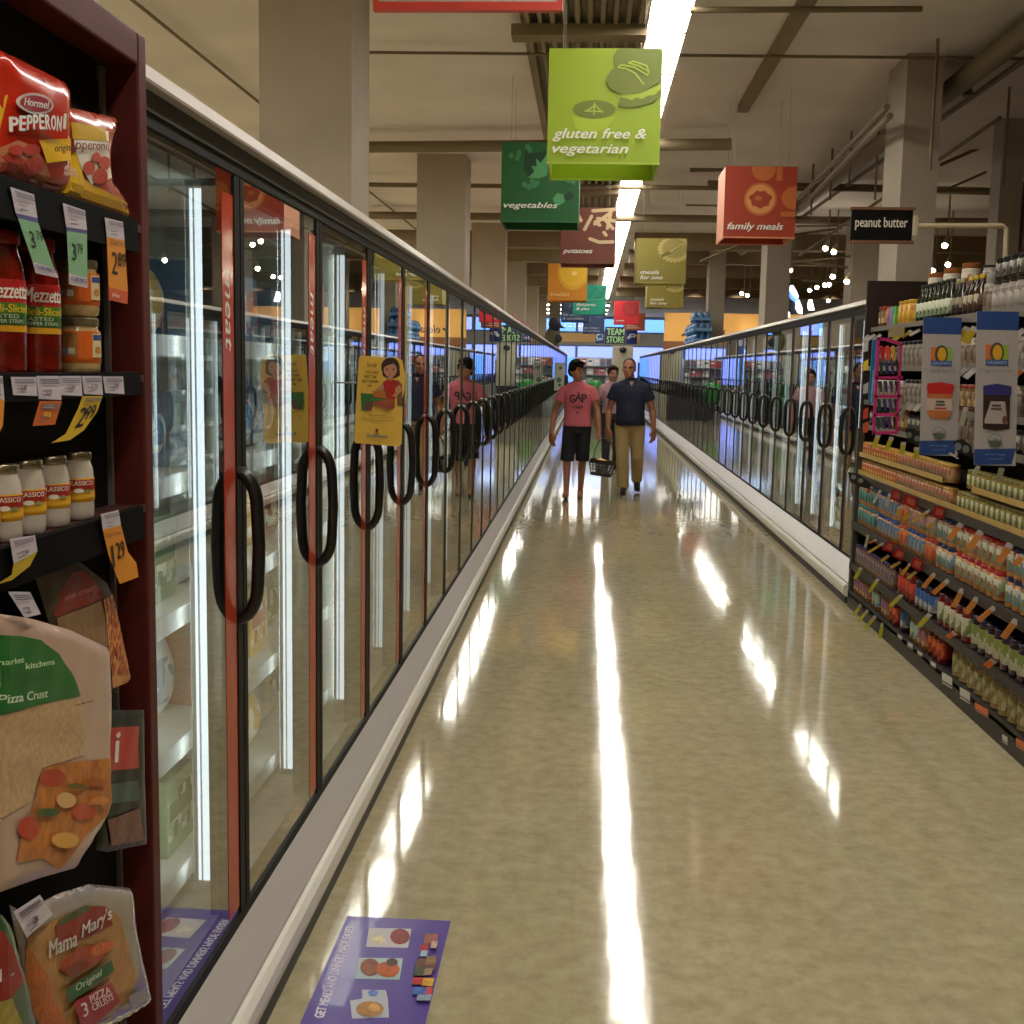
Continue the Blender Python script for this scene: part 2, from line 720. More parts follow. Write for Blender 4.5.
MB().tube([(0, 0, .12), (0, 0, .22), (-.12, 0, .235), (-.12, 0, ZC - ps.z)], .008, 6).build('stem', PIPE, t, local=True)
pipe((-3.2, 5, 4.08), (-3.2, 30, 4.08), .014, 'conduit along the ceiling over the neighbouring aisle')
pipe((1.5, 16, 4.05), (7, 16.6, 4.05), .05, 'short pipe across the ceiling above the family meals sign')
for (px, y0, y1, Y, lb) in ((930, 95, 170, 9.5, 'beside the dark pillar'), (1003, 90, 185, 11, 'over the mauve bulkhead'), (875, 110, 200, 13, 'before the first pillar'), (830, 130, 200, 14, 'right of the family meals sign'), (811, 135, 215, 15, 'behind the family meals sign'), (849, 100, 185, 13, 'between pillar and family meals sign')):
    a = onY(px, y1, Y)
    pipe(a, (a.x, a.y, ZC), .012, 'thin vertical hanger rod ' + lb, name='hanger_rod')

# ------------------------------------------------------------------ strip lights
TUBE_M = mat((1, .96, .87), emit=STRIP_E)
HOUSE = mat('c9c2b2', .5)


def strip(x, y, ln, label, group, z=4.05):
    t = T('strip_light', label, 'ceiling light', (x, y, z), group)
    hb = MB()
    hb.box(-.13, .13, 0, ln - .02, .03, .09)
    hb.box(-.15, -.14, 0, ln - .02, .0, .05).box(.14, .15, 0, ln - .02, 0, .05)
    hb.box(-.15, .15, 0, .012, 0, .06).box(-.15, .15, ln - .032, ln - .02, 0, .06)
    hb.build('housing', HOUSE, t, local=True)
    rings = []
    for yy in (.012, ln - .032):
        rings.append([(.14 * math.cos(math.pi * k / 8), yy, .028 - .03 * math.sin(math.pi * k / 8)) for k in range(9)])
    MB().quad_strip(rings).build('diffuser', TUBE_M, t, local=True)
    return t


s0 = strip(.5, -3.2, 1.22, 'first white fluorescent light of the row above the freezer aisle, counted from this end', 'strip lights above the freezer aisle')
for k in range(1, 37):
    dup(s0, (.5, -3.2 + 1.22 * k, 4.05), '%s white fluorescent light of the row above the freezer aisle, counted from this end' % nth(k + 1))
s1 = strip(-4.05, -3.5, 4.88, 'first strip light over the neighbouring aisle beyond the meat freezers', 'strip lights over the neighbouring aisle')
for k in range(1, 9):
    dup(s1, (-4.05, -3.5 + 4.88 * k, 4.05), '%s strip light over the neighbouring aisle beyond the meat freezers' % nth(k + 1))
s2 = strip(-9, -3.5, 4.88, 'first unseen strip light of the added row farthest beyond the meat freezers', 'added unseen strip lights two aisles away')  # unseen row, added so floor bounce lifts the ceiling
for k in range(1, 7):
    dup(s2, (-9, -3.5 + 6.1 * k, 4.05), '%s unseen strip light of the added row farthest beyond the meat freezers' % nth(k + 1))
for k in range(3):
    t = T('ceiling_cross_light', '%s white light bar across the far end ceiling' % nth(k + 1), 'ceiling light', (-1.6, 46.5 + 3.6 * k, 4.04), 'light bars across the far end')
    box(-2.2, 2.4, -.12, .12, .03, .1).build('housing', HOUSE, t, local=True)
    box(-2.15, 2.35, -.1, .1, 0, .03).build('diffuser', TUBE_M, t, local=True)

# ------------------------------------------------------------------ track spotlights on the other side
BULB = mat((1, .86, .62), emit=60)
TRK = mat('8d7d66', .5)
for i, (px, py, Y) in enumerate(((825.6, 247.8, 19), (834, 251.4, 19), (790.5, 269.8, 22), (833, 276, 20), (847, 281, 19), (810, 290, 26), (817, 287, 25), (825, 285, 24), (829.5, 284, 23), (828.6, 300.4, 28), (945, 245, 17), (948, 264, 19), (933, 270, 20), (742, 293, 27), (747.5, 295, 27))):
    p = onY(px, py, Y)
    t = T('track_spotlight', '%s small round ceiling spotlight along the tracks behind the pillars' % nth(i + 1), 'spotlight', p, 'track spotlights over the far aisles')
    r = .044
    d = Vector((-.35, -.55, -.75)).normalized()
    MB().tube([-d * .16, -d * .06, d * .005], [r * .6, r, r], 12).build('housing', TRK, t, local=True, smooth=True)
    MB().ball(tuple(d * .012), r * .9, 10, 6).build('bulb', BULB, t, local=True, smooth=True)
    MB().tube([-d * .16, (-d.x * .16, -d.y * .16, ZC - p.z)], .012, 6).build('stem', TRK, t, local=True)
pipe((3.2, 19.2, 3.9), (8, 18.6, 4.0), .02, 'light track rail behind the peanut butter pillar', TRK, 'track_rail')
pipe((3.6, 20.3, 3.45), (5.6, 22, 3.4), .02, 'lower light track rail behind the peanut butter pillar', TRK, 'track_rail')
pipe((4.1, 23.6, 3.4), (6.3, 24.4, 3.4), .02, 'farthest light track rail over the wine aisle', TRK, 'track_rail')

# ================================================================== FREEZERS
FRAME = mat('141412', .55, spec=.2)
CASEIN = mat('c4cabf', .45)
CASEW = mat('cfd2ca', .4)
APRON = mat('b9b3ad', .4)
BUMP = mat('e0dcd2', .3)
LED = mat((.82, .93, 1), emit=.85)
LED_FILL = mat((.85, .95, 1), emit=3.0)  # stronger glow for the added interior fill strips
HANDLE = mat('151513', .3)
CAPM = mat('c4bab2', .35)
HEAD = mat('2c2c28', .5, spec=.25)


def bow(z0, z1, dep, s, y):
    rz = .085
    pts = [(-s * .004, y, z0)]
    for k in range(1, 7):
        a = math.radians(90 * k / 6)
        pts.append((s * dep * math.sin(a), y, z0 + rz * (1 - math.cos(a))))
    pts.append((s * (dep + .004), y, (z0 + z1) / 2))
    for k in range(7):
        a = math.radians(90 * k / 6)
        pts.append((s * dep * math.cos(a), y, z1 - rz + rz * math.sin(a)))
    pts[-1] = (-s * .004, y, z1)
    return pts


def freezer(label, group, X, Y0, nd, pitch, s, depth, kick, stripes, words, led=None):
    """s=+1: aisle towards +X. doors run along +Y"""
    t = T('freezer_cabinet', label, 'freezer', (X, Y0, 0), group)
    Ln = nd * pitch
    D = -s * depth

    def B(x0, x1, y0, y1, z0, z1):
        return (min(x0, x1), max(x0, x1), y0, y1, z0, z1)
    c = MB()
    c.box(*B(D, D + s * .03, 0, Ln, .2, 2.1))
    c.box(*B(D, -s * .045, 0, .02, .2, 2.1)).box(*B(D, -s * .045, Ln - .02, Ln, .2, 2.1))
    c.box(*B(D, -s * .045, 0, Ln, .12, .2)).box(*B(D, -s * .045, 0, Ln, 2.05, 2.12))
    c.build('case', CASEIN, t, local=True)
    h = MB()
    h.box(*B(D, s * .012, 0, Ln, 2.075, 2.115))
    h.build('header', HEAD, t, local=True)
    h = MB()
    pr = [(s * .006, 2.112), (s * .034, 2.113), (s * .036, 2.118), (s * .02, 2.15), (D, 2.152), (D, 2.112)]
    h.quad_strip([[(a, 0, b) for a, b in pr], [(a, Ln, b) for a, b in pr]]).build('cap', CAPM, t, local=True)
    box(*B(-s * .045, s * .006, 0, Ln, 2.05, 2.075)).build('top_gasket', FRAME, t, local=True)
    box(*B(-s * .045, s * .006, 0, Ln, .236, .262)).build('sill', FRAME, t, local=True)
    k = kick
    pr = [(s * .0, .245), (s * (k - .015), .15), (s * (k - .015), .135), (D, .135), (D, .245)]
    MB().quad_strip([[(a, 0, b) for a, b in pr], [(a, Ln, b) for a, b in pr]]).build('apron', APRON, t, local=True)
    pr = [(s * (k - .02), .137), (s * (k - .002), .135), (s * (k + .012), .12), (s * (k + .014), .09), (s * (k + .008), .06), (s * (k - .01), .048), (D, .048), (D, .137)]
    MB().quad_strip([[(a, 0, b) for a, b in pr], [(a, Ln, b) for a, b in pr]]).build('bumper', BUMP, t, local=True)
    box(*B(D, s * k, 0, Ln, 0, .046)).build('kick_plate', mat('2b2924', .5), t, local=True)
    for z in (.33, .66, .99, 1.32, 1.65):
        q = MB().box(*B(D + s * .03, -s * .16, .02, Ln - .02, z, z + .015)).box(*B(-s * .16, -s * .153, .02, Ln - .02, z - .02, z + .03))
        q.build('shelf', CASEW, t, local=True)
    for i in range(nd + 1):
        y = min(max(i * pitch, .03), Ln - .03)
        q = MB().box(*B(-s * .078, -s * .122, y - .018, y + .018, .31, 2.04))
        l = q.build('light_lens', mat('b9bdbb', .3), t, local=True)
        q = MB().box(*B(-s * .082, -s * .098, y - .021, y + .021, .33, 2.02)).box(*B(-s * .104, -s * .11, y - .0205, y + .0205, .33, 2.02))
        l['label'] = 'light strip with a pale lens'
        q.build('led_strip', led or LED, l, local=True)
        box(*B(-s * .1225, -s * .1235, y - .014, y + .014, .33, 2.02)).build('led_fill_strip', LED_FILL, l, local=True)  # hidden glowing strip added behind the lens to brighten the interior
        box(*B(-s * .045, -s * .078, y - .03, y + .03, .22, 2.05)).build('mullion', mat('2a2b28', .4), t, local=True)
    for i in range(nd):
        a, b = i * pitch + .004, (i + 1) * pitch - .004
        f = MB()
        x0, x1 = -s * .0085, -s * .042
        f.box(*B(x0, x1, b - .07, b - .04, .245, 2.048))
        f.box(*B(s * .004, x1, a, a + .03, .245, 2.048)).box(*B(s * .004, x1, b - .04, b, .245, 2.048))
        f.box(*B(x0, x1, a + .03, b - .07, .245, .265)).box(*B(x0, x1, a + .03, b - .07, 2.015, 2.048))
        d = f.build('door', FRAME, t, local=True)
        box(*B(0, -s * .005, a + .0305, b - .0405, .246, 2.048)).build('pane', GLASS, d, local=True)
        col, sw = stripes[i]
        if col:
            box(*B(s * .0003, s * .0012, b - .042 - sw, b - .042, .28, 2.0)).build('stripe', mat(col, .12, spec=.6), d, local=True)
        if words[i]:
            P = Print(lambda u, v, hh: Vector((.0013 + hh, u, v)), .0002)
            P.text(words[i], (b - .042 - sw * .78, 1.645, b - .042 - sw * .28, 1.83), mat('e4d8cc', .5), shear=.25, bold=.01, down=True)
            P.build('lettering', d, local=True)
        MB().tube(bow(1.003, 1.358, .047, s, b - .02), .0168, 10, flat=.95).build('handle', HANDLE, d, local=True, smooth=True)
    return t


RED = 'b5432c'
OL = '8f8a52'
LX, LP = -.83, .832
freezer('near meat freezer with three red striped glass doors beside the mahogany snack rack', None, LX, 4.453 - .832 * 3 + .0, 3, LP, 1, .68, .08, [(RED, .085)] * 3, ['meat', 'meat', 'meat'])
freezer('five door freezer whose first two doors have red stripes, next after the meat freezer', None, LX, 4.453, 5, LP, 1, .68, .08, [(RED, .085), (RED, .085), (OL, .04), (OL, .04), (OL, .04)], ['', '', '', '', ''], mat((.82, .93, 1), emit=.5))
LED2 = mat((.8, .93, 1), emit=.13)
f5 = freezer('third freezer of the run of glass doors that starts at the snack rack', 'freezers with olive door stripes', LX, 4.453 + 5 * LP, 5, LP, 1, .68, .08, [(OL, .035)] * 5, [''] * 5, LED2)
for k in range(2, 10):
    dup(f5, (LX, 4.453 + 5 * LP * k, 0), '%s freezer of the run of glass doors that starts at the snack rack' % nth(k + 2))
RXX, RP = 2.0, .87
RS = '6b4a3c'
freezer('four door freezer standing against the end of the peanut butter shelves', None, RXX, 8.38, 4, RP, -1, .45, .14, [(RS, .05)] * 4, [''] * 4)
g5 = freezer('second freezer of the run of glass doors that starts at the peanut butter shelves', 'freezers beyond the peanut butter shelves', RXX, 11.86, 5, RP, -1, .45, .14, [(RS, .035)] * 5, [''] * 5, mat((.8, .93, 1), emit=.3))
for k in range(1, 8):
    dup(g5, (RXX, 11.86 + 5 * RP * k, 0), '%s freezer of the run of glass doors that starts at the peanut butter shelves' % nth(k + 2))

# frozen food behind the near doors
PCOL = [('b7c7d6', 'd9d4c4', 'a04a3a'), ('c9d0d4', '7f93a8', 'dcd6c2'), ('a83c30', 'e0d8c4', 'c9a24a'), ('5d86a8', 'd8dde0', 'c14a34'), ('d6b05a', 'e4dcc8', '9a3a30'), ('8fae88', 'd9dccb', '54784e')]


def carton(w_, h_, d_, cols, s):
    """front towards s*X, origin at the middle of the base"""
    b = MB().box(-d_ / 2, d_ / 2, -w_ / 2, w_ / 2, 0, h_)
    b.cm = 1
    x = s * (d_ / 2)
    b.box(min(x, x + s * .002), max(x, x + s * .002), -w_ / 2 + .006, w_ / 2 - .006, h_ * .2, h_ * .8)
    b.cm = 2
    b.box(min(x, x + s * .003), max(x, x + s * .003), -w_ / 2 + .015, w_ / 2 - .015, h_ * .45, h_ * .68)
    return b, [mat(cols[0], .4), label_mat(cols[0], cols[1], cols[2], 30), mat(cols[2], .4)]


def poly_bag(w_, h_, d_, cols, s):
    b = MB()
    rings = []
    for k in range(9):
        q = k / 8
        t = d_ / 2 * (math.sin(math.pi * q) ** .5 if 0 < q < 1 else .06) + .003
        ww = w_ / 2 * (1 - .1 * math.sin(math.pi * q))
        rings.append([(t * math.cos(a), ww * math.sin(a), h_ * q) for a in [2 * math.pi * j / 14 for j in range(14)]])
    b.quad_strip(rings)
    for i in range(len(b.f)):
        k = i // 14
        b.m[i] = 1 if 2 <= k <= 5 else 0
    return b, [mat(cols[0], .3), label_mat(cols[1], cols[0], cols[2], 26)]


SHELFZ = (.345, .675, 1.005, 1.335, 1.665)
SHN = ('lowest', 'second', 'middle', 'fourth', 'top')
proto = {}
CN = {'b7c7d6': 'pale blue', 'c9d0d4': 'silver grey', 'a83c30': 'red', '5d86a8': 'blue', 'd6b05a': 'yellow', '8fae88': 'green'}


def stock(X, ys, s, side):
    ct = {}
    for zi, z in enumerate(SHELFZ):
        kinds = [random.choice(range(6)) for _ in range(len(ys))]
        for i, y in enumerate(ys):
            kc = kinds[i]
            bag = (kc + zi) % 2 == 0
            w_, h_ = random.choice(((.2, .2), (.22, .24), (.17, .22)))
            key = (kc, bag, s, w_, h_)
            lb = '%s frozen food %s, %s along the %s shelf of the %s freezers' % (CN[PCOL[kc][0]], 'bag' if bag else 'box', nth(i + 1), SHN[zi], side)
            loc = (X + random.uniform(-.02, .02), y, z + .001)
            if key not in proto:
                b, ms = (poly_bag if bag else carton)(w_, h_, .16, PCOL[kc], s)
                o = b.build('frozen_food_bag' if bag else 'frozen_food_box', ms, smooth=bag)
                proto[key] = o
            else:
                o = proto[key].copy()
                C.objects.link(o)
            o.location = loc
            tag(o, lb, 'frozen food', 'frozen food in the freezers')


stock(LX - .31, [2.15 + .265 * k for k in range(8)] + [4.6 + .265 * k for k in range(5)], 1, 'meat')
stock(RXX + .29, [8.55 + .3 * k for k in range(11)] + [12.05 + .3 * k for k in range(5)], -1, 'opposite')

# ================================================================== HANGING SIGNS
WIRE = mat('8d8578', .5)
WHITE_T = mat('e9e6da', .5)


def sign_box(label, x0, x1, z0, z1, Y, col, side, draw, dep=.6):
    t = T('hanging_sign', label, 'sign', ((x0 + x1) / 2, Y, z0), 'hanging aisle signs')
    m, ms = mat(col, .45), mat(side, .5)
    th = .012
    box(x0, x1, Y, Y + th, z0, z1).build('front_panel', m, t)
    box(x0, x1, Y + dep - th, Y + dep, z0, z1).build('back_panel', m, t)
    box(x0, x0 + th, Y + th, Y + dep - th, z0, z1).build('side_panel', ms, t)
    box(x1 - th, x1, Y + th, Y + dep - th, z0, z1).build('side_panel', ms, t)
    r = MB()
    e = .012
    r.box(x0 - .002, x1 + .002, Y - .003, Y + e, z0 - e, z0).box(x0 - .002, x1 + .002, Y + dep - e, Y + dep + .003, z0 - e, z0)
    r.box(x0 - .002, x0 + e, Y + e, Y + dep - e, z0 - e, z0).box(x1 - e, x1 + .002, Y + e, Y + dep - e, z0 - e, z0)
    r.build('bottom_rim', ms, t)
    for x in (x0 + .08, x1 - .08):
        MB().tube([(x, Y + .05, z1 - .02), (x, Y + .05, ZC)], .0016, 5).build('hanging_wire', WIRE, t)
        MB().tube([(x, Y + dep - .05, z1 - .02), (x, Y + dep - .05, ZC)], .0016, 5).build('hanging_wire', WIRE, t)
    w_, h_ = x1 - x0, z1 - z0
    P = Print(lambda u, v, h: Vector((x0 + u * w_, Y - h, z0 + v * h_)), .0012)
    draw(P)
    P.build('printed_pattern', t)
    return t


def clipbox(pts):
    return [(min(max(a, .004), .996), min(max(b, .004), .996)) for a, b in pts]


def d_gluten(P):
    d, mL, ol = mat('6d7a1e', .45), mat('94ad1c', .45), mat('a9bf45', .45)
    P.poly([(.22, .4), (.25, .3), (.33, .26), (.42, .26), (.52, .3), (.6, .4)], mat('a5bd25', .45))
    P.ell(.41, .465, .19, .083, d)
    for a, b in (((.34, .45), (.42, .5)), ((.41, .51), (.48, .44)), ((.33, .45), (.49, .445)), ((.41, .42), (.41, .52))):
        P.bar(a, b, .012, ol)
    P.poly([(.59, .78), (.57, .93), (.6, .995), (.96, .995), (.99, .96), (.99, .72), (.95, .68)], d)
    P.poly([(.62, .5), (.64, .58), (.8, .59), (.99, .66), (.99, .6), (.93, .53), (.8, .49), (.68, .48)], d)
    P.poly([(.62, .575), (.7, .56), (.74, .545), (.78, .57), (.83, .555), (.88, .585), (.94, .59), (.99, .64), (.99, .69), (.8, .6), (.66, .6)], mat('9db52a', .45))
    P.ell(.735, .735, .225, .14, d, rot=.1)
    pts = [(.61, .83), (.68, .82), (.76, .78), (.84, .68)]
    for seq in (pts, [(.61, .83), (.64, .85), (.75, .83), (.87, .76)], [(.87, .76), (.88, .79), (.79, .84), (.7, .865)], [(.7, .865), (.74, .88), (.86, .84), (.88, .79)]):
        for a, b in zip(seq, seq[1:]):
            P.bar(a, b, .014, ol)
    P.text('gluten free &', (.05, .175, .875, .29), WHITE_T, .3, .022)
    P.text('vegetarian', (.05, .045, .72, .15), WHITE_T, .3, .022)


def d_veg(P):
    lt, md = mat('4f9a62', .45), mat('0e3b1b', .45)
    P.poly([(.3, .9), (.28, .66), (.36, .55), (.5, .58), (.6, .8), (.55, .9), (.42, .86)], md)
    P.poly([(.34, .55), (.42, .63), (.38, .7), (.45, .7), (.44, .8), (.5, .74), (.58, .86), (.62, .8), (.58, .58), (.48, .54)], lt)
    P.poly([(.66, .28), (.72, .36), (.8, .34), (.82, .25), (.75, .2), (.7, .22)], lt)
    P.poly([(.8, .3), (.86, .38), (.93, .36), (.92, .29), (.85, .26)], md)
    for x, y in ((.12, .83), (.2, .8), (.22, .86), (.33, .94), (.36, .9), (.3, .46), (.36, .43), (.42, .45), (.46, .48), (.4, .5), (.92, .5), (.86, .52)):
        P.ell(x, y, .035, .042, mat('3b8250', .45), n=7)
    P.text('vegetables', (.04, .14, .73, .235), WHITE_T, .3, .025)


def d_pot(P):
    f = mat('cfb48a', .5)
    for a, b in (((.57, .94), (.97, .97)), ((.32, .84), (.36, .76)), ((.3, .7), (.26, .6)), ((.55, .84), (.43, .6)), ((.61, .7), (.88, .9)), ((.66, .8), (.97, .76)), ((.78, .8), (.94, .62)), ((.78, .55), (.82, .5)), ((.9, .95), (.84, .62)), ((.53, .43), (.7, .37)), ((.7, .37), (.95, .38)), ((.62, .74), (.7, .68))):
        P.bar(a, b, .062, f)
    P.text('potatoes', (.05, .14, .58, .235), WHITE_T, .3, .028)


def d_orange(P):
    P.poly(clipbox([(.64 + .4 * math.cos(a), .74 + .46 * math.sin(a)) for a in [math.pi * 2 * k / 30 for k in range(30)]]), 'd9a520')
    P.poly(clipbox([(.64 + .34 * math.cos(a), .76 + .38 * math.sin(a)) for a in [math.pi * 2 * k / 30 for k in range(30)]]), 'e3b52a')
    P.poly([(.58, .7), (.7, .66), (.76, .76), (.64, .8)], 'eed27a')
    P.text('breakfast', (.06, .1, .56, .2), mat('e6c08a', .5), .3, .02)


def d_teal(P):
    P.poly(clipbox([(.55 + .5 * math.cos(a), .85 + .42 * math.sin(a)) for a in [math.pi * 2 * k / 24 for k in range(24)]]), '0f8f74')
    for k in range(9):
        P.ell(.2 + .09 * k, .72 + .13 * (k % 3 - 1), .06, .06, '0b7d68', n=8)
    P.bar((.06, .42), (.94, .52), .02, '5fc0a0')
    P.text('desserts', (.1, .26, .68, .37), WHITE_T, .3, .02)
    P.text('& pies', (.1, .08, .5, .22), WHITE_T, .3, .02)


def d_navy(P):
    for a, b in (((.3, .55), (.34, .9)), ((.62, .8), (.8, .88)), ((.8, .88), (.86, .95)), ((.2, .6), (.3, .56))):
        P.bar(a, b, .035, '5f7391')
    P.text('ice cream', (.06, .2, .72, .32), mat('9fa9ba', .5), .3, .02)
    P.text('& novelties', (.06, .05, .8, .16), mat('9fa9ba', .5), .3, .02)


def d_fam(P):
    o, o2 = mat('c8763a', .45), mat('b9642f', .45)
    P.poly(clipbox([(.53 + .165 * math.cos(a), .96 + .165 * math.sin(a)) for a in [2 * math.pi * k / 28 for k in range(28)]]), o2)
    P.rect(.71, .8, .79, .99, o2)
    P.ell(.5, .535, .23, .235, o2, n=28)
    P.ell(.5, .535, .2, .205, mat('d08a4c', .45), n=28)
    P.poly([(.5 + .15 * (1 + .12 * math.sin(5 * a)) * math.cos(a), .535 + .12 * (1 + .1 * math.sin(7 * a)) * math.sin(a)) for a in [2 * math.pi * k / 40 for k in range(40)]], mat('9c3a1c', .45))
    P.ell(.47, .55, .05, .035, o2, n=12)
    P.poly(clipbox([(.98 + .19 * math.cos(a), .555 + .165 * math.sin(a)) for a in [2 * math.pi * k / 28 for k in range(28)]]), o2)
    P.rect(.79, .29, .99, .36, o2)
    P.text('family meals', (.05, .07, .83, .2), WHITE_T, .3, .022)


def d_one(P):
    o = mat('9a8c4a', .45)
    lt = mat('b9a85f', .45)
    sc = [(.76 + (.33 + .02 * math.sin(24 * a)) * math.cos(a), .76 + (.3 + .02 * math.sin(24 * a)) * math.sin(a)) for a in [2 * math.pi * k / 96 for k in range(96)]]
    P.poly(clipbox(sc), lt)
    P.poly(clipbox([(.76 + .25 * math.cos(a), .77 + .22 * math.sin(a)) for a in [2 * math.pi * k / 28 for k in range(28)]]), o)
    P.bar((.56, .62), (.93, .88), .035, lt)
    P.bar((.52, .6), (.64, .68), .07, '71652e')
    P.bar((.62, .62), (.9, .84), .015, '71652e')
    P.text('meals', (.09, .185, .47, .275), WHITE_T, .3, .025)
    P.text('for one', (.09, .065, .54, .155), WHITE_T, .3, .025)


def d_pizza(P):
    P.poly(clipbox([(.66 + .36 * math.cos(a), .66 + .36 * math.sin(a)) for a in [2 * math.pi * k / 28 for k in range(28)]]), 'a8242a')
    for k in range(7):
        P.ell(.5 + .13 * (k % 3), .5 + .14 * (k // 3), .05, .05, 'c03c36', n=10)
    P.text('pizza', (.06, .08, .4, .17), WHITE_T, .3, .02)


def d_brown(P):
    P.text('snacks &', (.06, .2, .6, .32), mat('d8c8b0', .5), .3, .02)
    P.text('appetizers', (.06, .05, .72, .16), mat('d8c8b0', .5), .3, .02)


sign_box('lime green box sign reading gluten free and vegetarian, nearest of the hanging signs', -.27, .375, 2.8, 3.43, 7.0, '93ad14', 'a3bd34', d_gluten)
sign_box('dark green box sign reading vegetables, hanging behind the lime sign', -.805, -.12, 2.9, 3.57, 10.6, '145a28', '2b6a3e', d_veg)
sign_box('brown box sign with potato fries reading potatoes', -.36, .28, 2.845, 3.47, 14, '6b3020', '6d4434', d_pot)
sign_box('orange box sign reading breakfast with a big round pancake', -.725, -.06, 2.785, 3.39, 20.5, 'c98218', 'c98a30', d_orange)
sign_box('teal box sign reading desserts and pies', -.34, .32, 2.715, 3.28, 24, '12997f', '2a8a78', d_teal)
sign_box('navy box sign reading ice cream and novelties, higher one partly behind the teal sign', -.67, .0, 2.72, 3.3, 28, '2a3a5c', '2a3a5c', d_navy)
sign_box('navy box sign reading ice cream and novelties, lower one above the team store sign', -.17, .4, 2.575, 3.08, 32, '2c3d66', '2c3d66', d_navy)
sign_box('rust orange box sign with plates reading family meals', 1.185, 1.825, 2.83, 3.45, 11, '9e3418', 'd08a66', d_fam)
sign_box('larger olive box sign with a plate reading meals for one', .595, 1.255, 2.775, 3.345, 16, '8a7d30', '9c8c4a', d_one)
sign_box('smaller olive box sign reading meals for one, hanging behind its larger twin', 1.01, 1.66, 2.745, 3.3, 21.5, '8a7d30', '9c8c4a', d_one)
sign_box('red box sign reading pizza far down the aisle', .655, 1.31, 2.83, 3.43, 32, 'd21f2c', 'b02a30', d_pizza)
sign_box('rust brown box sign mostly hidden behind the red pizza sign', 1.1, 1.71, 2.84, 3.34, 37, '9c4a2c', '8a4a34', d_brown)

# large red bordered sign at the top
t = T('hanging_sign', 'white sign with a red border hanging just at the top edge of view', 'sign', (-.64, 6, 3.365), 'hanging aisle signs')
box(-1.09, -.18, 6, 6.02, 3.37, 3.9).build('panel', mat('b9b0a8', .5), t)
MB().box(-1.1, -.17, 5.985, 6.03, 3.345, 3.385).box(-1.1, -.17, 5.985, 6.03, 3.89, 3.93).box(-1.1, -1.075, 5.985, 6.03, 3.385, 3.89).box(-.195, -.17, 5.985, 6.03, 3.385, 3.89).build('border_frame', mat('c03a2a', .45), t)
for x in (-1, -.28):
    MB().tube([(x, 6.01, 3.92), (x, 6.01, ZC)], .003, 6).build('hanging_wire', WIRE, t)

# peanut butter blade sign on its arm
t = T('hanging_sign', 'black blade sign with brown edges reading peanut butter, on a metal arm above the shelves', 'sign', (2.09, 6.24, 2.2))
box(1.315, 1.62, 6.23, 6.25, 2.295, 2.45).build('panel', mat('100e0c', .6, spec=.1), t)
MB().box(1.31, 1.63, 6.225, 6.255, 2.28, 2.295).box(1.31, 1.63, 6.225, 6.255, 2.447, 2.46).build('edge_trim', mat('6b4526', .6), t)
P = Print(planeY(6.23), .0008)
P.text('peanut butter', (1.335, 2.345, 1.595, 2.41), mat('d2cbbd', .5), 0, .012)
P.build('lettering', t)
ARM = mat('b9a88a', .45)
MB().box(1.63, 1.645, 6.22, 6.26, 2.32, 2.42).build('bracket', ARM, t)
MB().tube([(1.645, 6.24, 2.37), (2.07, 6.24, 2.375), (2.09, 6.24, 2.36), (2.095, 6.24, 2.185)], .013, 8).build('arm', ARM, t)

# team store sign
t = T('hanging_sign', 'navy banner sign reading TEAM STORE in pale green letters at the far end', 'sign', (.87, 38, 2.42))
box(.5, 1.16, 38, 38.05, 2.42, 2.95).build('panel', mat('22304a', .5), t)
P = Print(planeY(38), .002)
for tx, z0 in (('TEAM', 2.7), ('STORE', 2.45)):
    P.text(tx, (.545, z0 - .02, 1.125, z0 + .23), mat('16202f', .5), 0, .07)
    P.text(tx, (.56, z0, 1.11, z0 + .2), mat('a9d9a0', .5), 0, .035)
P.build('lettering', t)
box(.2, .49, 38, 38.04, 2.42, 2.85).build('side_panel', mat('2a3a78', .5), t)
box(1.17, 1.52, 38, 38.04, 2.42, 2.88).build('side_panel', mat('1c2f86', .5), t)
P = Print(planeY(38), .002)
P.ell(.33, 2.64, .11, .12, 'c9d2e0')
P.poly([(.24, 2.66), (.4, 2.72), (.43, 2.6), (.3, 2.57)], '2f4f94')
P.bar((.24, 2.52), (.43, 2.55), .04, '93a0b4')
P.poly([(1.2, 2.62), (1.28, 2.74), (1.42, 2.75), (1.5, 2.68), (1.44, 2.63), (1.33, 2.64), (1.28, 2.58), (1.22, 2.58)], 'd6dcea')
P.poly([(1.3, 2.68), (1.4, 2.71), (1.45, 2.68), (1.36, 2.66)], '27408c')
P.build('emblem', t)
for x in (.25, 1.4):
    MB().tube([(x, 38.02, 2.84), (x, 38.02, ZC)], .006, 6).build('hanging_wire', WIRE, t)

# ================================================================== SNACK RACK BESIDE THE MEAT FREEZERS
MAHO = mat('54201b', .45, noise=.12, scale=18, spec=.2)
MAHO_D = mat('3a1712', .45, noise=.12, scale=18)
BLACKM = mat('0d0c0d', .6, spec=.06)
WY0, WY1 = 1.05, 1.965
t = T('display_rack', 'mahogany wooden snack rack with black shelves beside the meat freezers', 'display rack', (-.79, 1.5, .255))
box(-.818, -.757, 1.985, 2.022, .255, 2.158).build('side_panel', MAHO, t, bevel=.004)
box(-.818, -.757, 1.02, 1.05, .255, 2.158).build('side_panel', MAHO, t, bevel=.004)
box(-.818, -.757, 1.05, 1.985, 2.105, 2.158).build('top_panel', MAHO, t, bevel=.004)
box(-.827, -.818, 1.02, 2.02, .255, 2.158).build('back_panel', mat('060404', .7, spec=.2), t)
box(-.818, -.757, 1.05, 1.985, .255, .35).build('plinth', MAHO_D, t)
box(-.8179, -.81, 1.968, 1.978, .3, 2.1).build('upright_strip', mat('8f8b86', .4, metal=.6), t)
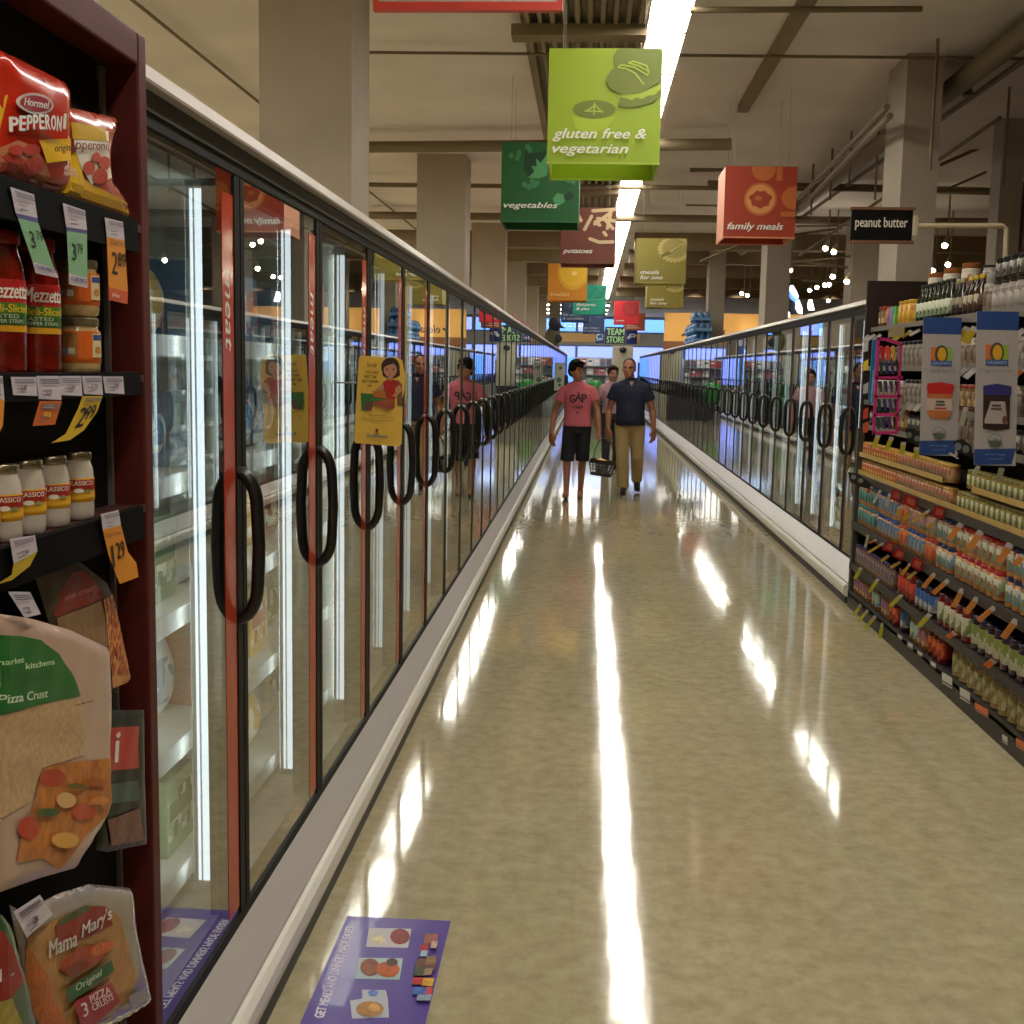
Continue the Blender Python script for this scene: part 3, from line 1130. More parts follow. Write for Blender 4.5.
for z, lip, mm in ((1.845, .05, BLACKM), (1.595, .032, BLACKM), (1.372, .05, BLACKM)):
    MB().box(-.818, -.757, 1.05, 1.984, z - .012, z).box(-.757, -.752, 1.05, 1.935, z - .012, z).build('shelf', MAHO_D, t)
    q = MB()
    q.prism([(-.752, 1.05, z + .006), (-.744, 1.05, z + .004), (-.742, 1.05, z - lip), (-.752, 1.05, z - lip)], (0, .885, 0))
    q.build('shelf_edge', mm, t)
HK = []
for y, z in ((1.68, 1.275), (1.80, 1.31), (1.915, 1.05), (1.76, .9), (1.5, .9)):
    MB().tube([(-.818, y, z), (-.795, y, z), (-.792, y, z + .008)], .0025, 6).build('peg_hook', mat('9a9690', .3, metal=.8), t)


def YZ(px, X=-.77):
    return [(lambda q: (q.y, q.z))(onX(a, b, X)) for a, b in px]


def bulge_S(poly, X0, t, soft):
    def S(u, v, h):
        d = edist((u, v), poly) if inside((u, v), poly) else 0
        k = min(1, d / soft)
        wr = .0012 * math.sin(55 * u + 30 * v) * math.sin(70 * v - 20 * u) * k
        return Vector((X0 + t * math.sqrt(max(0, 1 - (1 - k) ** 2)) + wr + h, u, v))
    return S


def packet(name, label, cat, px, X0, t, m, draw, soft=.045, step=.012, group=None, Xp=-.77):
    """a sealed bag: front and back sheets meeting along the outline, print on the front"""
    poly = YZ(px, X0)
    Xp = X0 + t * .85
    root = T(name, label, cat, (X0, sum(p[0] for p in poly) / len(poly), min(p[1] for p in poly)), group)
    S = bulge_S(poly, X0, t, soft)
    vs, fs = fill(poly, step)
    b = MB()
    n = len(vs)
    b.v = [tuple(S(u, v, 0)) for u, v in vs]
    back = [(2 * X0 - x - .001, y, z) for x, y, z in b.v]
    b.v += [(X0 - (x - X0) * .4 - .0012, y, z) for x, y, z in b.v]
    b.f = [f for f in fs] + [tuple(n + q for q in reversed(f)) for f in fs]
    # close the rim
    from collections import Counter
    cnt = Counter()
    for f in fs:
        for i in range(len(f)):
            cnt[frozenset((f[i], f[(i + 1) % len(f)]))] += 1
    for f in fs:
        for i in range(len(f)):
            a, c = f[i], f[(i + 1) % len(f)]
            if cnt[frozenset((a, c))] == 1:
                b.f.append((a, n + a, n + c, c))
    b.m = [0] * len(b.f)
    b.build('wrapper', m, root, smooth=True)
    P = Print(S, .0006, step)
    P.pz = lambda q: YZ(q, Xp)
    draw(P)
    P.build('printed_pattern', root)
    return root


def txt(P, s, px, m, shear=0., bold=.02):
    """px: lower left, lower right, upper left corners of the lettering"""
    a, b, c = [Vector(q) for q in P.pz(px)]
    P.text(s, None, m, shear, bold, corner=(a, b - a, c - a))


PLAS = .22
RW = mat('c22a16', PLAS, coat=.6)


def d_pep1(P):
    z = P.pz
    P.poly(z([(0, 95), (10, 95), (8, 110), (4, 145), (0, 148)]), mat('e0a818', .3))
    P.poly(z([(1, 150), (16, 140), (30, 146), (42, 160), (50, 176), (48, 186), (30, 184), (8, 176), (0, 172)]), mat('b9714a', .4))
    for cx, cy, rx, ry in ((12, 165, 10, 11), (32, 166, 10, 9), (28, 150, 8, 6), (14, 150, 6, 5)):
        P.poly(z([(cx + rx * math.cos(a), cy + ry * math.sin(a)) for a in [2 * math.pi * k / 14 for k in range(14)]]), mat('b03a30', .35))
    P.poly(z([(33, 140), (66, 138.5), (67, 160), (43, 163)]), mat('e6b41c', .3))
    P.poly(z([(13 + 17.5 * math.cos(a) + 17, 103.5 + 10.5 * math.sin(a) + .12 * 17 * math.cos(a)) for a in [2 * math.pi * k / 24 for k in range(24)]]), mat('cfc6c0', .25))
    P.poly(z([(13 + 15 * math.cos(a) + 17, 103.5 + 8 * math.sin(a) + .12 * 15 * math.cos(a)) for a in [2 * math.pi * k / 24 for k in range(24)]]), mat('a02a38', .35))
    txt(P, 'Hormel', [(18, 105), (42, 109), (18, 97)], mat('e6e0dc', .4), .2, .02)
    for i, c in enumerate('PEPPERONI'):
        x = 8 + 5.15 * i + (1 if i == 8 else 0)
        wd = 2.2 if c == 'I' else 4.7
        y = 126 - 2.6 * math.sin(math.pi * i / 8) - (3 if i == 8 else 0)
        txt(P, c, [(x + .8, y + 6.4), (x + wd + .9, y + 6.6), (x + .8, y - 9)], mat('7a1410', .4), 0, .05)
        txt(P, c, [(x, y + 5.4), (x + wd, y + 5.6), (x, y - 9)], mat('f0ece6', .4), 0, .05)
    txt(P, 'original', [(40, 154), (60, 153), (40, 144)], mat('4a1a10', .4), 0, .01)
    txt(P, 'REAL', [(51, 170), (63, 172), (51, 166)], mat('f0d8cc', .4))
    txt(P, 'PEPPERONI', [(51, 175), (64, 177), (51, 171)], mat('f0d8cc', .4))
    P.poly(z([(27, 80.5), (28, 78), (29.5, 79), (29.5, 82), (28, 83)]), mat('2a0805', .5))


def d_pep2(P):
    z = P.pz
    P.poly(z([(68, 172), (132, 205), (133, 217), (118, 212), (62, 194)]), mat('dfa90f', .3))
    P.poly(z([(69, 160), (75, 150), (84, 186), (85, 199), (66, 192)]), mat('e0b32a', .3))
    P.poly(z([(72, 128), (107, 131), (106, 150), (110, 178), (90, 184), (80, 170), (74, 150)]), mat('e2d8c8', .35))
    P.poly(z([(71, 122), (104, 128), (104, 141), (72, 139)]), mat('c9a02a', .35))
    for cx, cy, rx, ry in ((86, 168, 6, 7), (97, 176, 7, 8), (101, 163, 6, 7), (92, 157, 5, 5)):
        P.poly(z([(cx + rx * math.cos(a), cy + ry * math.sin(a)) for a in [2 * math.pi * k / 12 for k in range(12)]]), mat('b4402c', .4))
    txt(P, 'pperoni', [(72, 152), (103, 153), (72, 140)], mat('8a4a40', .4), .1, .015)


packet('pepperoni_bag', 'red pepperoni bag with an oval emblem standing at the top of the snack rack', 'snack bag', [(-6, 48), (-4, 50), (0, 50), (58, 79), (65, 84), (65, 120), (65, 160), (66, 180), (60, 195), (45, 192), (0, 176), (-10, 172)], -.776, .02, RW, d_pep1, Xp=-.786)
packet('pepperoni_bag', 'yellow and red pepperoni bag with a clear middle beside the panel of the snack rack', 'snack bag', [(60, 105), (68, 107), (115, 118), (117, 121), (111, 140), (108, 158), (110, 178), (120, 192), (131, 216), (129, 219), (118, 214), (60, 195)], -.772, .013, mat('b23a28', PLAS, coat=.6), d_pep2, Xp=-.79)


def glassjar(name, label, cat, y, z, r, h, neck, food, lidc, label_cols, draw=None, group=None, x=-.785, lidh=.012, lab=(.25, .75)):
    t = T(name, label, cat, (x, y, z), group)
    b = MB()
    b.lathe([(r * .85, 0), (r * .97, .004), (r, .012), (r, h * .68), (r * .95, h * .76), (neck, h * .86), (neck, h - lidh)], 24)
    b.build('jar', food, t, local=True, smooth=True)
    b = MB()
    b.lathe([(neck * 1.06, h - lidh), (neck * 1.1, h - lidh + .002), (neck * 1.1, h - .002), (neck * 1.03, h)], 24)
    b.build('lid', lidc, t, local=True, smooth=True)
    b = MB()
    b.lathe([(r + .0003, h * lab[0]), (r + .0008, h * lab[0] + .001), (r + .0008, h * lab[1] - .001), (r + .0003, h * lab[1])], 24)
    b.build('paper_label', label_cols, t, local=True, smooth=True)
    if draw:
        a0 = math.atan2(0 - y, 0 - x)
        P = Print(lambda u, v, hh: Vector(((r + .0008 + hh) * math.cos(a0 + u / r), (r + .0008 + hh) * math.sin(a0 + u / r), v)), .0003, r * .25)
        draw(P, r, h)
        P.build('printed_pattern', t, local=True)
    return t


def d_pepper(P, r, h):
    w_ = r * 1.35
    P.rect(-w_, h * .3, w_, h * .345, 'd89a1c')
    P.rect(-w_, h * .345, w_, h * .5, '2c5c22')
    P.rect(-w_, h * .5, w_, h * .66, 'b5201c')
    P.rect(-w_, h * .42, w_, h * .5, '477a28')
    P.text('Mezzetta', (-r * .45, h * .53, r * 1.25, h * .635), mat('efe8dc', .5), .2, .02)
    P.text('Deli-Sliced', (-r * .5, h * .435, r * 1.2, h * .49), mat('e0c02a', .5), .1, .02)
    P.text('ROASTED', (-r * .8, h * .395, r * .7, h * .42), mat('c9d0b8', .5))
    P.text('BELL PEPPER STRIPS', (-r * .9, h * .36, r * .9, h * .385), mat('c9d0b8', .5))


PEPF = mat('6e1408', .12, noise=.5, scale=45, coat=.8)
for i, (y, lb) in enumerate(((1.652, 'tall jar of red pepper strips right of its twin, next to the small stacked jars'), (1.548, 'tall jar of red pepper strips at the outer end of the snack rack shelf'))):
    glassjar('pepper_jar', lb, 'jar', y, 1.597, .0322, .19, .025, PEPF, mat('8a1f16', .3), mat('8a2a1c', .4), d_pepper, 'pepper jars on the snack rack', x=-.785, lab=(.3, .66), lidh=.018)


def d_olive(P, r, h):
    P.rect(-r * 1.3, h * .3, -r * .05, h * .72, 'a8703a')
    P.rect(-r * 1.1, h * .36, -r * .5, h * .46, '8a90a8')
    P.rect(-r * .45, h * .35, -r * .15, h * .46, 'c9bca0')
    P.rect(-r * .05, h * .26, r * .62, h * .76, 'd8641a')
    P.rect(r * .62, h * .3, r * 1.25, h * .72, 'd8c49a')
    P.rect(r * .66, h * .6, r * 1.2, h * .7, '3a4a8c')
    P.ell(r * .95, h * .43, r * .2, h * .07, 'c08a3a', n=10)


GARL = mat('b59a68', .15, noise=.25, scale=60, coat=.8)
for z, lb in ((1.597, 'small squat jar with an orange label, lower of the stacked two'), (1.684, 'small squat jar with an orange label, upper of the stacked two')):
    glassjar('spread_jar', lb, 'jar', 1.79, z, .0322, .086, .028, GARL, mat('7c7558', .3, metal=.5), mat('c9621c', .4), d_olive, 'squat jars on the snack rack', x=-.785, lab=(.2, .76), lidh=.013)


def d_class(P, r, h):
    w_ = r * 1.3
    P.rect(-w_, h * .3, w_, h * .44, 'd59a1a')
    P.rect(-w_, h * .44, w_, h * .6, 'a32a1c')
    P.poly([(-w_, h * .3), (w_, h * .33), (w_, h * .4), (0, h * .36), (-w_, h * .42)], 'e0ac2a')
    P.ell(r * .1, h * .44, r * .28, h * .035, 'e6dfd0', n=12)
    P.ell(r * .6, h * .43, r * .2, h * .03, '7d8a5a', n=10)
    P.text('CLASSICO', (-r * .5, h * .52, r * .95, h * .585), mat('eadfd0', .5), 0, .02)


ALF = mat('c9bdae', .18, noise=.08, scale=60, coat=.8)
for i, y in enumerate((1.782, 1.695, 1.616, 1.546, 1.482)):
    glassjar('sauce_jar', '%s white cream sauce jar on the snack rack, counted from the freezer side' % nth(i + 1), 'jar', y, 1.373, .0255, .104, .021, ALF, mat('8d7f66', .25, metal=.7), mat('d0981c', .4), d_class, 'cream sauce jars on the snack rack', x=-.79, lab=(.27, .62), lidh=.011)


# hanging packs of pizza crust
def d_kraft(P):
    z = P.pz
    P.poly(z([(54, 615), (60, 590), (72, 572), (85, 570), (95, 582), (105, 597), (56, 617)]), mat('7c1f1a', .4))
    P.poly(z([(56, 618), (100, 601), (108, 640), (106, 652), (60, 640)]), mat('8a6a48', .5))
    P.poly(z([(102, 600), (112, 594), (130, 680), (112, 688), (107, 640)]), label_mat('a84a28', 'c98a4a', '7a2a1c', 190))
    P.poly(z([(110, 676), (129, 675), (130, 682), (112, 688)]), mat('c98a4c', .4))
    txt(P, 'thin crust', [(62, 601), (92, 590), (62, 595)], mat('a86058', .5), .2)


def d_green(P):
    z = P.pz
    P.poly(z([(-2, 635), (20, 636), (40, 640), (58, 654), (70, 672), (80, 696), (40, 704), (-2, 716)]), mat('1f6a2c', .4))
    P.poly(z([(-2, 717), (40, 705), (81, 697), (82, 755), (40, 768), (30, 800), (-2, 820)]), mat('b99a72', .5, noise=.16, scale=120))
    P.poly(z([(40, 768), (60, 763), (110, 758), (110, 800), (104, 818), (85, 834), (60, 870), (40, 858), (14, 862), (18, 840), (32, 800)]), mat('b8702e', .45, noise=.25, scale=60))
    for cx, cy, rx, ry, c in ((50, 778, 14, 9, 'b23c20'), (26, 828, 11, 12, 'b8381e'), (80, 812, 12, 8, 'c04a28'), (62, 800, 10, 8, 'd0a46a'), (44, 812, 12, 4, '3a5a22'), (92, 782, 12, 4, 'a85a1c'), (60, 840, 14, 8, 'd09a4a'), (72, 786, 10, 3, '6a5a24'), (95, 800, 9, 4, 'c9803a')):
        P.poly(z([(cx + rx * math.cos(a), cy + ry * math.sin(a)) for a in [2 * math.pi * k / 12 for k in range(12)]]), mat(c, .4))
    txt(P, 'kitchens', [(19, 669), (48, 664), (19, 663)], mat('c9d8b0', .5), 0, .02)
    txt(P, 'market', [(-6, 666), (17, 662), (-6, 660)], mat('c9d8b0', .5), 0, .02)
    txt(P, 'Pizza Crust', [(-4, 704), (41, 697), (-4, 695)], mat('d6dccb', .5), .1, .01)
    txt(P, 'two thin crusts', [(68, 706), (87, 701), (68, 704)], mat('6a4a30', .5))


def d_black(P):
    z = P.pz
    P.poly(z([(106, 728), (138, 726), (138, 768), (106, 771)]), mat('b01c1e', .3))
    txt(P, 'i', [(113, 762), (119, 761), (113, 733)], mat('e8e2dc', .4), .1, .03)
    P.poly(z([(106, 785), (137, 780), (138, 800), (106, 804)]), mat('24453a', .3))
    P.poly(z([(106, 820), (138, 808), (143, 840), (110, 846)]), mat('6a4030', .4, noise=.4, scale=90))


def d_mama(P):
    z = P.pz
    P.poly(z([(27, 935), (60, 915), (100, 905), (118, 915), (135, 975), (128, 1000), (100, 1018), (55, 1030), (45, 1010)]), mat('a87a44', .4, noise=.15, scale=60))
    P.poly(z([(48, 980), (52, 1000), (70, 1030), (50, 1034), (36, 1000), (28, 945)]), mat('b4622a', .4))
    P.poly(z([(52, 926), (88, 906), (105, 906), (110, 925), (78, 940), (55, 945)]), mat('8a2018', .4))
    P.poly(z([(55, 920), (86, 904), (88, 909), (57, 926)]), mat('3a4a24', .4))
    txt(P, 'Mama', [(46, 958), (74, 945), (43.5, 942)], mat('d8cfc8', .4), .2, .035)
    txt(P, "Mary's", [(79, 941), (109, 921), (77, 925)], mat('d8cfc8', .4), .2, .035)
    for cx, cy, rx, ry, c in ((80, 958, 24, 12, '9a3a20'), (98, 948, 12, 6, 'b85a2a'), (72, 968, 12, 6, '7a2a1a')):
        P.poly(z([(cx + rx * math.cos(a), cy + ry * math.sin(a) - .4 * rx * math.cos(a)) for a in [2 * math.pi * k / 14 for k in range(14)]]), mat(c, .4, noise=.3, scale=90))
    P.poly(z([(60, 990), (106, 960), (110, 970), (64, 1003)]), mat('1f5a2c', .4))
    txt(P, 'Original', [(72, 993), (98, 976), (70, 985)], mat('cfd8c4', .4), .2)
    P.poly(z([(68, 1002), (106, 982), (114, 1002), (82, 1032), (76, 1030)]), mat('9c1c2c', .4))
    txt(P, '3', [(77, 1017), (82, 1014), (74, 1004)], mat('ead8d4', .4), 0, .03)
    txt(P, 'PIZZA', [(84, 1003), (104, 992), (82, 996)], mat('ead8d4', .4), 0, .03)
    txt(P, 'CRUSTS', [(86, 1011), (107, 999), (84, 1004)], mat('ead8d4', .4), 0, .03)
    P.poly(z([(122, 996), (139, 987), (142, 999), (127, 1008)]), mat('8a8890', .4))


def d_corner(P):
    z = P.pz
    P.poly(z([(-4, 925), (4, 932), (24, 980), (8, 1000), (-4, 1004)]), mat('8a1c1a', .4))
    P.poly(z([(-4, 1004), (10, 998), (22, 1026), (-4, 1034)]), mat('9a8a3a', .4, noise=.3, scale=60))
    txt(P, 'L', [(-2, 986), (12, 974), (-2, 972)], mat('d8cfc8', .4), 0, .03)


packet('hanging_pizza_crust_pack', 'brown paper backed pizza crust pack with a red top, hanging behind the larger green one', 'pizza crust', [(34, 572), (50, 566), (80, 562), (107, 583), (114, 600), (131, 679), (110, 692), (60, 660)], -.772, .006, mat('4d3f31', .5, noise=.1), d_kraft, soft=.02, step=.02, Xp=-.8075)
packet('hanging_snack_bag', 'black and red foil bag hanging beside the large pizza crust pack', 'snack bag', [(100, 712), (110, 710), (144, 710), (144, 760), (147, 844), (108, 852), (96, 850)], -.752, .006, mat('0e1511', .35, spec=.3), d_black, soft=.03, Xp=-.7995)
packet('hanging_pizza_crust_pack', 'large pizza crust pack with a green arch and a pizza picture', 'pizza crust', [(-8, 613), (28, 618), (36, 620), (70, 630), (108, 648), (110, 700), (109, 770), (111, 800), (104, 822), (75, 868), (40, 878), (0, 892), (-10, 893)], -.738, .009, mat('b89a86', .3, coat=.5), d_green, soft=.03, Xp=-.778)
packet('hanging_pizza_crust_pack', 'clear bag of three pizza crusts with a red banner near the floor of the rack', 'pizza crust', [(10, 905), (22, 912), (60, 893), (90, 884), (130, 888), (134, 930), (150, 1003), (125, 1020), (100, 1034), (45, 1045), (30, 1000)], -.742, .013, mat('8a7f76', .15, coat=.8), d_mama, soft=.03, Xp=-.786)
packet('hanging_pizza_crust_pack', 'red and green pizza bag cut off at the lower corner of the rack', 'pizza crust', [(-8, 915), (2, 915), (10, 925), (25, 978), (40, 1045), (-8, 1050)], -.724, .01, mat('1c4a24', .3, coat=.6), d_corner, soft=.03, Xp=-.756)

# shelf tags of the rack, small sheets that hang from the shelf edges
TW, TG, TO, TY, TP = mat('c6bcc6', .5), mat('7fae84', .5), mat('d98a24', .5), mat('c9a41e', .5), mat('56508a', .5)


def rack_tag(label, X, pieces, words=()):
    """pieces: (material, four pixel corners) on the sheet"""
    q0 = onX(*pieces[0][1][0], X)
    t = T('hanging_price_tag', label, 'price tag', q0, 'price tags of the snack rack')
    b = MB()
    mats = []
    for m, c in pieces:
        if m not in mats:
            mats.append(m)
        b.cm = mats.index(m)
        b.prism([onX(a, y, X) for a, y in c], (-.0006, 0, 0))
    b.build('sheet', mats, t)
    P = Print(planeX(X), .0005)
    P.pz = lambda q: YZ(q, X)
    for w_, px, m, bold in words:
        txt(P, w_, px, m, 0, bold)
    for m, c in pieces[:1]:
        # small print on the white head of the tag
        a, bq, c2, d = [Vector(q) for q in c]
        for k in (.12, .2, .28, .62, .8):
            s0, s1 = a.lerp(d, k), bq.lerp(c2, k)
            e0, e1 = a.lerp(d, k + .045), bq.lerp(c2, k + .045)
            wv = .9 if k < .3 else .45
            P.poly(YZ([s0.lerp(s1, .1), s0.lerp(s1, wv), e0.lerp(e1, wv), e0.lerp(e1, .1)], X), mat('6d6474', .5))
    P.build('printed_pattern', t)


INK = mat('1c1a16', .5)
INK2 = mat('3a3440', .5)
rack_tag('long green tag reading 3.79 hanging under the red pepperoni bag', -.741, [(TW, [(10.5, 187), (34, 194.5), (37.5, 218), (16, 213)]), (TP, [(16, 213), (37.5, 218), (38.3, 223), (18, 218)]), (TG, [(18, 218), (38.3, 223), (54, 268), (33, 262)]), (TW, [(33, 262), (54, 268), (58.5, 278), (36, 273)])],
         [('3', [(31, 247), (36, 249), (28, 230)], INK, 0), ('79', [(36, 240), (42.5, 242), (34.5, 230)], INK, 0), ('CLUB PRICE', [(35, 268), (54, 273), (34, 264)], TP, .01)])
rack_tag('long green tag reading 3.79 hanging under the yellow pepperoni bag', -.741, [(TW, [(63, 203), (85, 210.5), (87, 230), (66.5, 227)]), (TP, [(66.5, 227), (87, 230), (87, 234), (67, 231)]), (TG, [(67, 231), (87, 234), (87.5, 278), (69, 273)]), (TW, [(69, 273), (87.5, 278), (87.5, 288), (69, 284)])],
         [('3', [(71.5, 260), (76, 261), (71, 243)], INK, 0), ('79', [(76.5, 254), (82, 255), (76.2, 243)], INK, 0), ('CLUB PRICE', [(70, 280), (86, 283.5), (70, 276)], TP, .01)])
rack_tag('orange tag reading 2.89 hanging at the freezer end of the top rack shelf', -.741, [(TW, [(105, 217.5), (123, 222), (124.5, 240), (107, 237)]), (TO, [(107, 237), (124.5, 240), (128, 292), (109, 287)]), (mat('c9562c', .5), [(109, 287), (128, 292), (127.5, 304), (109, 300)])],
         [('2', [(111.5, 273), (117, 275), (111.5, 251)], INK, .01), ('89', [(117.5, 266), (125, 268), (117.5, 252)], INK, .01), ('Club Price', [(110, 244), (124, 246), (110, 239.5)], INK2, 0), ('plus', [(111, 297), (118, 299), (111, 292)], WHITE_T, 0)])
for i, (a, b, y0, y1, yr0, yr1) in enumerate(((11, 36, 377, 396, 399, 399), (36.5, 60, 376, 400, 400, 400), (59, 81, 376, 396, 398, 398), (82, 101.5, 376, 395, 397, 397), (103, 123, 376.5, 394, 395, 395))):
    rack_tag('%s small white tag on the middle rack shelf, counted towards the freezers' % nth(i + 1), -.7415, [(TW, [(a, y0), (b, y0), (b + 1.5, y1), (a + 2.5, y1 - 1)])],
             [(('4.49', '5.29', '5.29', '3.29', '2.89')[i], [(a + 9, y1 - 5), (a + 15, y1 - 5), (a + 9, y1 - 11)], INK2, 0)])
rack_tag('yellow tag reading 2.99 curling away under the stacked squat jars', -.738, [(TY, [(83, 396), (102.5, 396), (97, 412), (78, 410)]), (TY, [(78, 410), (97, 412), (84, 430), (66, 434)]), (TY, [(66, 434), (84, 430), (70, 440), (52, 443)])],
         [('2', [(74, 428), (82, 426), (81, 408)], INK, .01), ('99', [(83, 420), (92, 418), (88, 406)], INK, .01), ('Club Price', [(84, 402), (99, 401), (85, 398)], INK2, 0)])
rack_tag('plain orange tag hanging from the second white tag of the middle shelf', -.738, [(mat('c0601e', .5), [(40, 401), (62, 401), (55, 424.5), (33, 426)])], [('-----', [(43, 409), (53, 409), (43, 405)], mat('d8c8b8', .5), .03), ('---', [(43, 417), (50, 417), (43, 412)], mat('d8a43a', .5), .03)])
rack_tag('yellow tag cut off at the outer end of the middle rack shelf', -.738, [(TW, [(-4, 376), (2.5, 376), (4.5, 400), (-4, 398)]), (TO, [(-4, 398), (4.5, 400), (3, 425), (-4, 440)])])
rack_tag('yellow tag reading 1.29 hanging at the freezer end of the third rack shelf', -.738, [(TW, [(101, 514), (118.5, 510), (121, 525), (103, 530)]), (TO, [(103, 530), (121, 525), (128, 552), (109, 556)]), (TO, [(109, 556), (128, 552), (136.5, 563), (138.5, 577), (120, 584)])],
         [('1', [(112.5, 568), (115, 567), (110, 546)], INK, 0), ('29', [(117, 559), (125, 556), (115, 543)], INK, .01), ('Club Price', [(105, 538), (120, 534), (104, 534)], INK2, 0)])
rack_tag('white and yellow tag curling under the white cream sauce jars', -.738, [(TW, [(10, 539), (35, 535), (37.5, 551), (14, 564)]), (mat('b89a20', .5), [(14, 564), (37.5, 551), (30, 566), (12, 575)]), (mat('b89a20', .5), [(12, 575), (30, 566), (12, 580), (-4, 585)])], [('2.99', [(21, 557), (28, 555), (21, 551)], INK2, 0)])
rack_tag('white tag on the peg in front of the large green pizza crust pack', -.722, [(TW, [(8, 591.5), (30, 592), (41, 614), (25, 618)])], [('7', [(28, 614), (31, 613), (26, 608)], INK2, 0)])
rack_tag('white tag tilted on the peg above the bag of three pizza crusts', -.722, [(TW, [(14, 912), (40, 895), (53, 914), (27, 938)])], [('3', [(33, 924), (38, 921), (32, 918)], INK2, .02)])

# ================================================================== PEANUT BUTTER SHELVES
GX, GY0, GY1 = 1.86, 4.84, 8.34
SHB = mat('2b2520', .5)
SHD = mat('1b1512', .55)
t = T('shelf_unit', 'long dark brown grocery shelf unit stocked with jars opposite the meat freezers', 'shelf unit', (2.1, 6.3, 0))
box(1.885, 2.36, 8.3, 8.34, 0, 2.25).build('end_panel', mat('27130e', .5), t)
box(1.885, 2.36, GY0 - .04, GY0, 0, 2.22).build('end_panel', mat('27130e', .5), t)
box(2.33, 2.36, GY0, 8.3, 0, 2.22).build('back_panel', mat('2a211c', .6), t)
box(GX, 2.33, GY0, 8.3, 0, .1).build('base', SHB, t)
box(GX + .002, GX + .045, 8.245, 8.3, .1, 1.25).build('upright_post', mat('3d3930', .5), t)
ROWS = [('base', GX, .112, .03), ('second', GX, .312, .043), ('third', GX, .6, .05), ('fourth', GX, .938, .043), ('fifth', 1.9, 1.275, .03), ('sixth', 1.9, 1.44, .028), ('seventh', 1.9, 1.67, .028), ('topmost', 1.92, 1.93, .025)]
for nm, x, z, lip in ROWS:
    box(x + .006, 2.33, GY0, 8.3, z - .012, z).build('shelf', SHD, t)
    box(x, x + .006, GY0, 8.3, z - lip, z + .004).build('shelf_edge', SHB if z < 1.2 else mat('6a6258', .45), t)

JK = {}


def jarkind(key, r, h, body, lid, lab, shape='jar', lidh=.02):
    """returns a function that stands one such jar at (x, y, z)"""
    def make(name, loc, label, cat, group):
        if key in JK:
            o = dup(JK[key], loc, label, group)
            o['category'] = cat
            return o
        t = T(name, label, cat, loc, group)
        if shape == 'jar':
            p = [(r * .86, 0, 0), (r, .006, 0), (r, h * .2, 0), (r * 1.012, h * .205, 1), (r * 1.012, h * .74, 1), (r, h * .745, 0), (r * .97, h * .8, 0), (r * .86, h - lidh, 0)]
        else:
            p = [(r * .9, 0, 0), (r, .006, 0), (r, h * .12, 0), (r * 1.012, h * .125, 1), (r * 1.012, h * .5, 1), (r, h * .505, 0), (r * .95, h * .6, 0), (r * .38, h * .76, 0), (r * .34, h - lidh, 0)]
        MB().lathe(p, 14).build('jar' if shape == 'jar' else 'bottle', [body, lab], t, local=True, smooth=True)
        lr = r * .93 if shape == 'jar' else r * .42
        MB().lathe([(lr, h - lidh), (lr * 1.03, h - lidh + .003), (lr * 1.03, h - .003), (lr * .95, h)], 14).build('lid' if shape == 'jar' else 'cap', lid, t, local=True, smooth=True)
        JK[key] = t
        return t
    return r, h, make


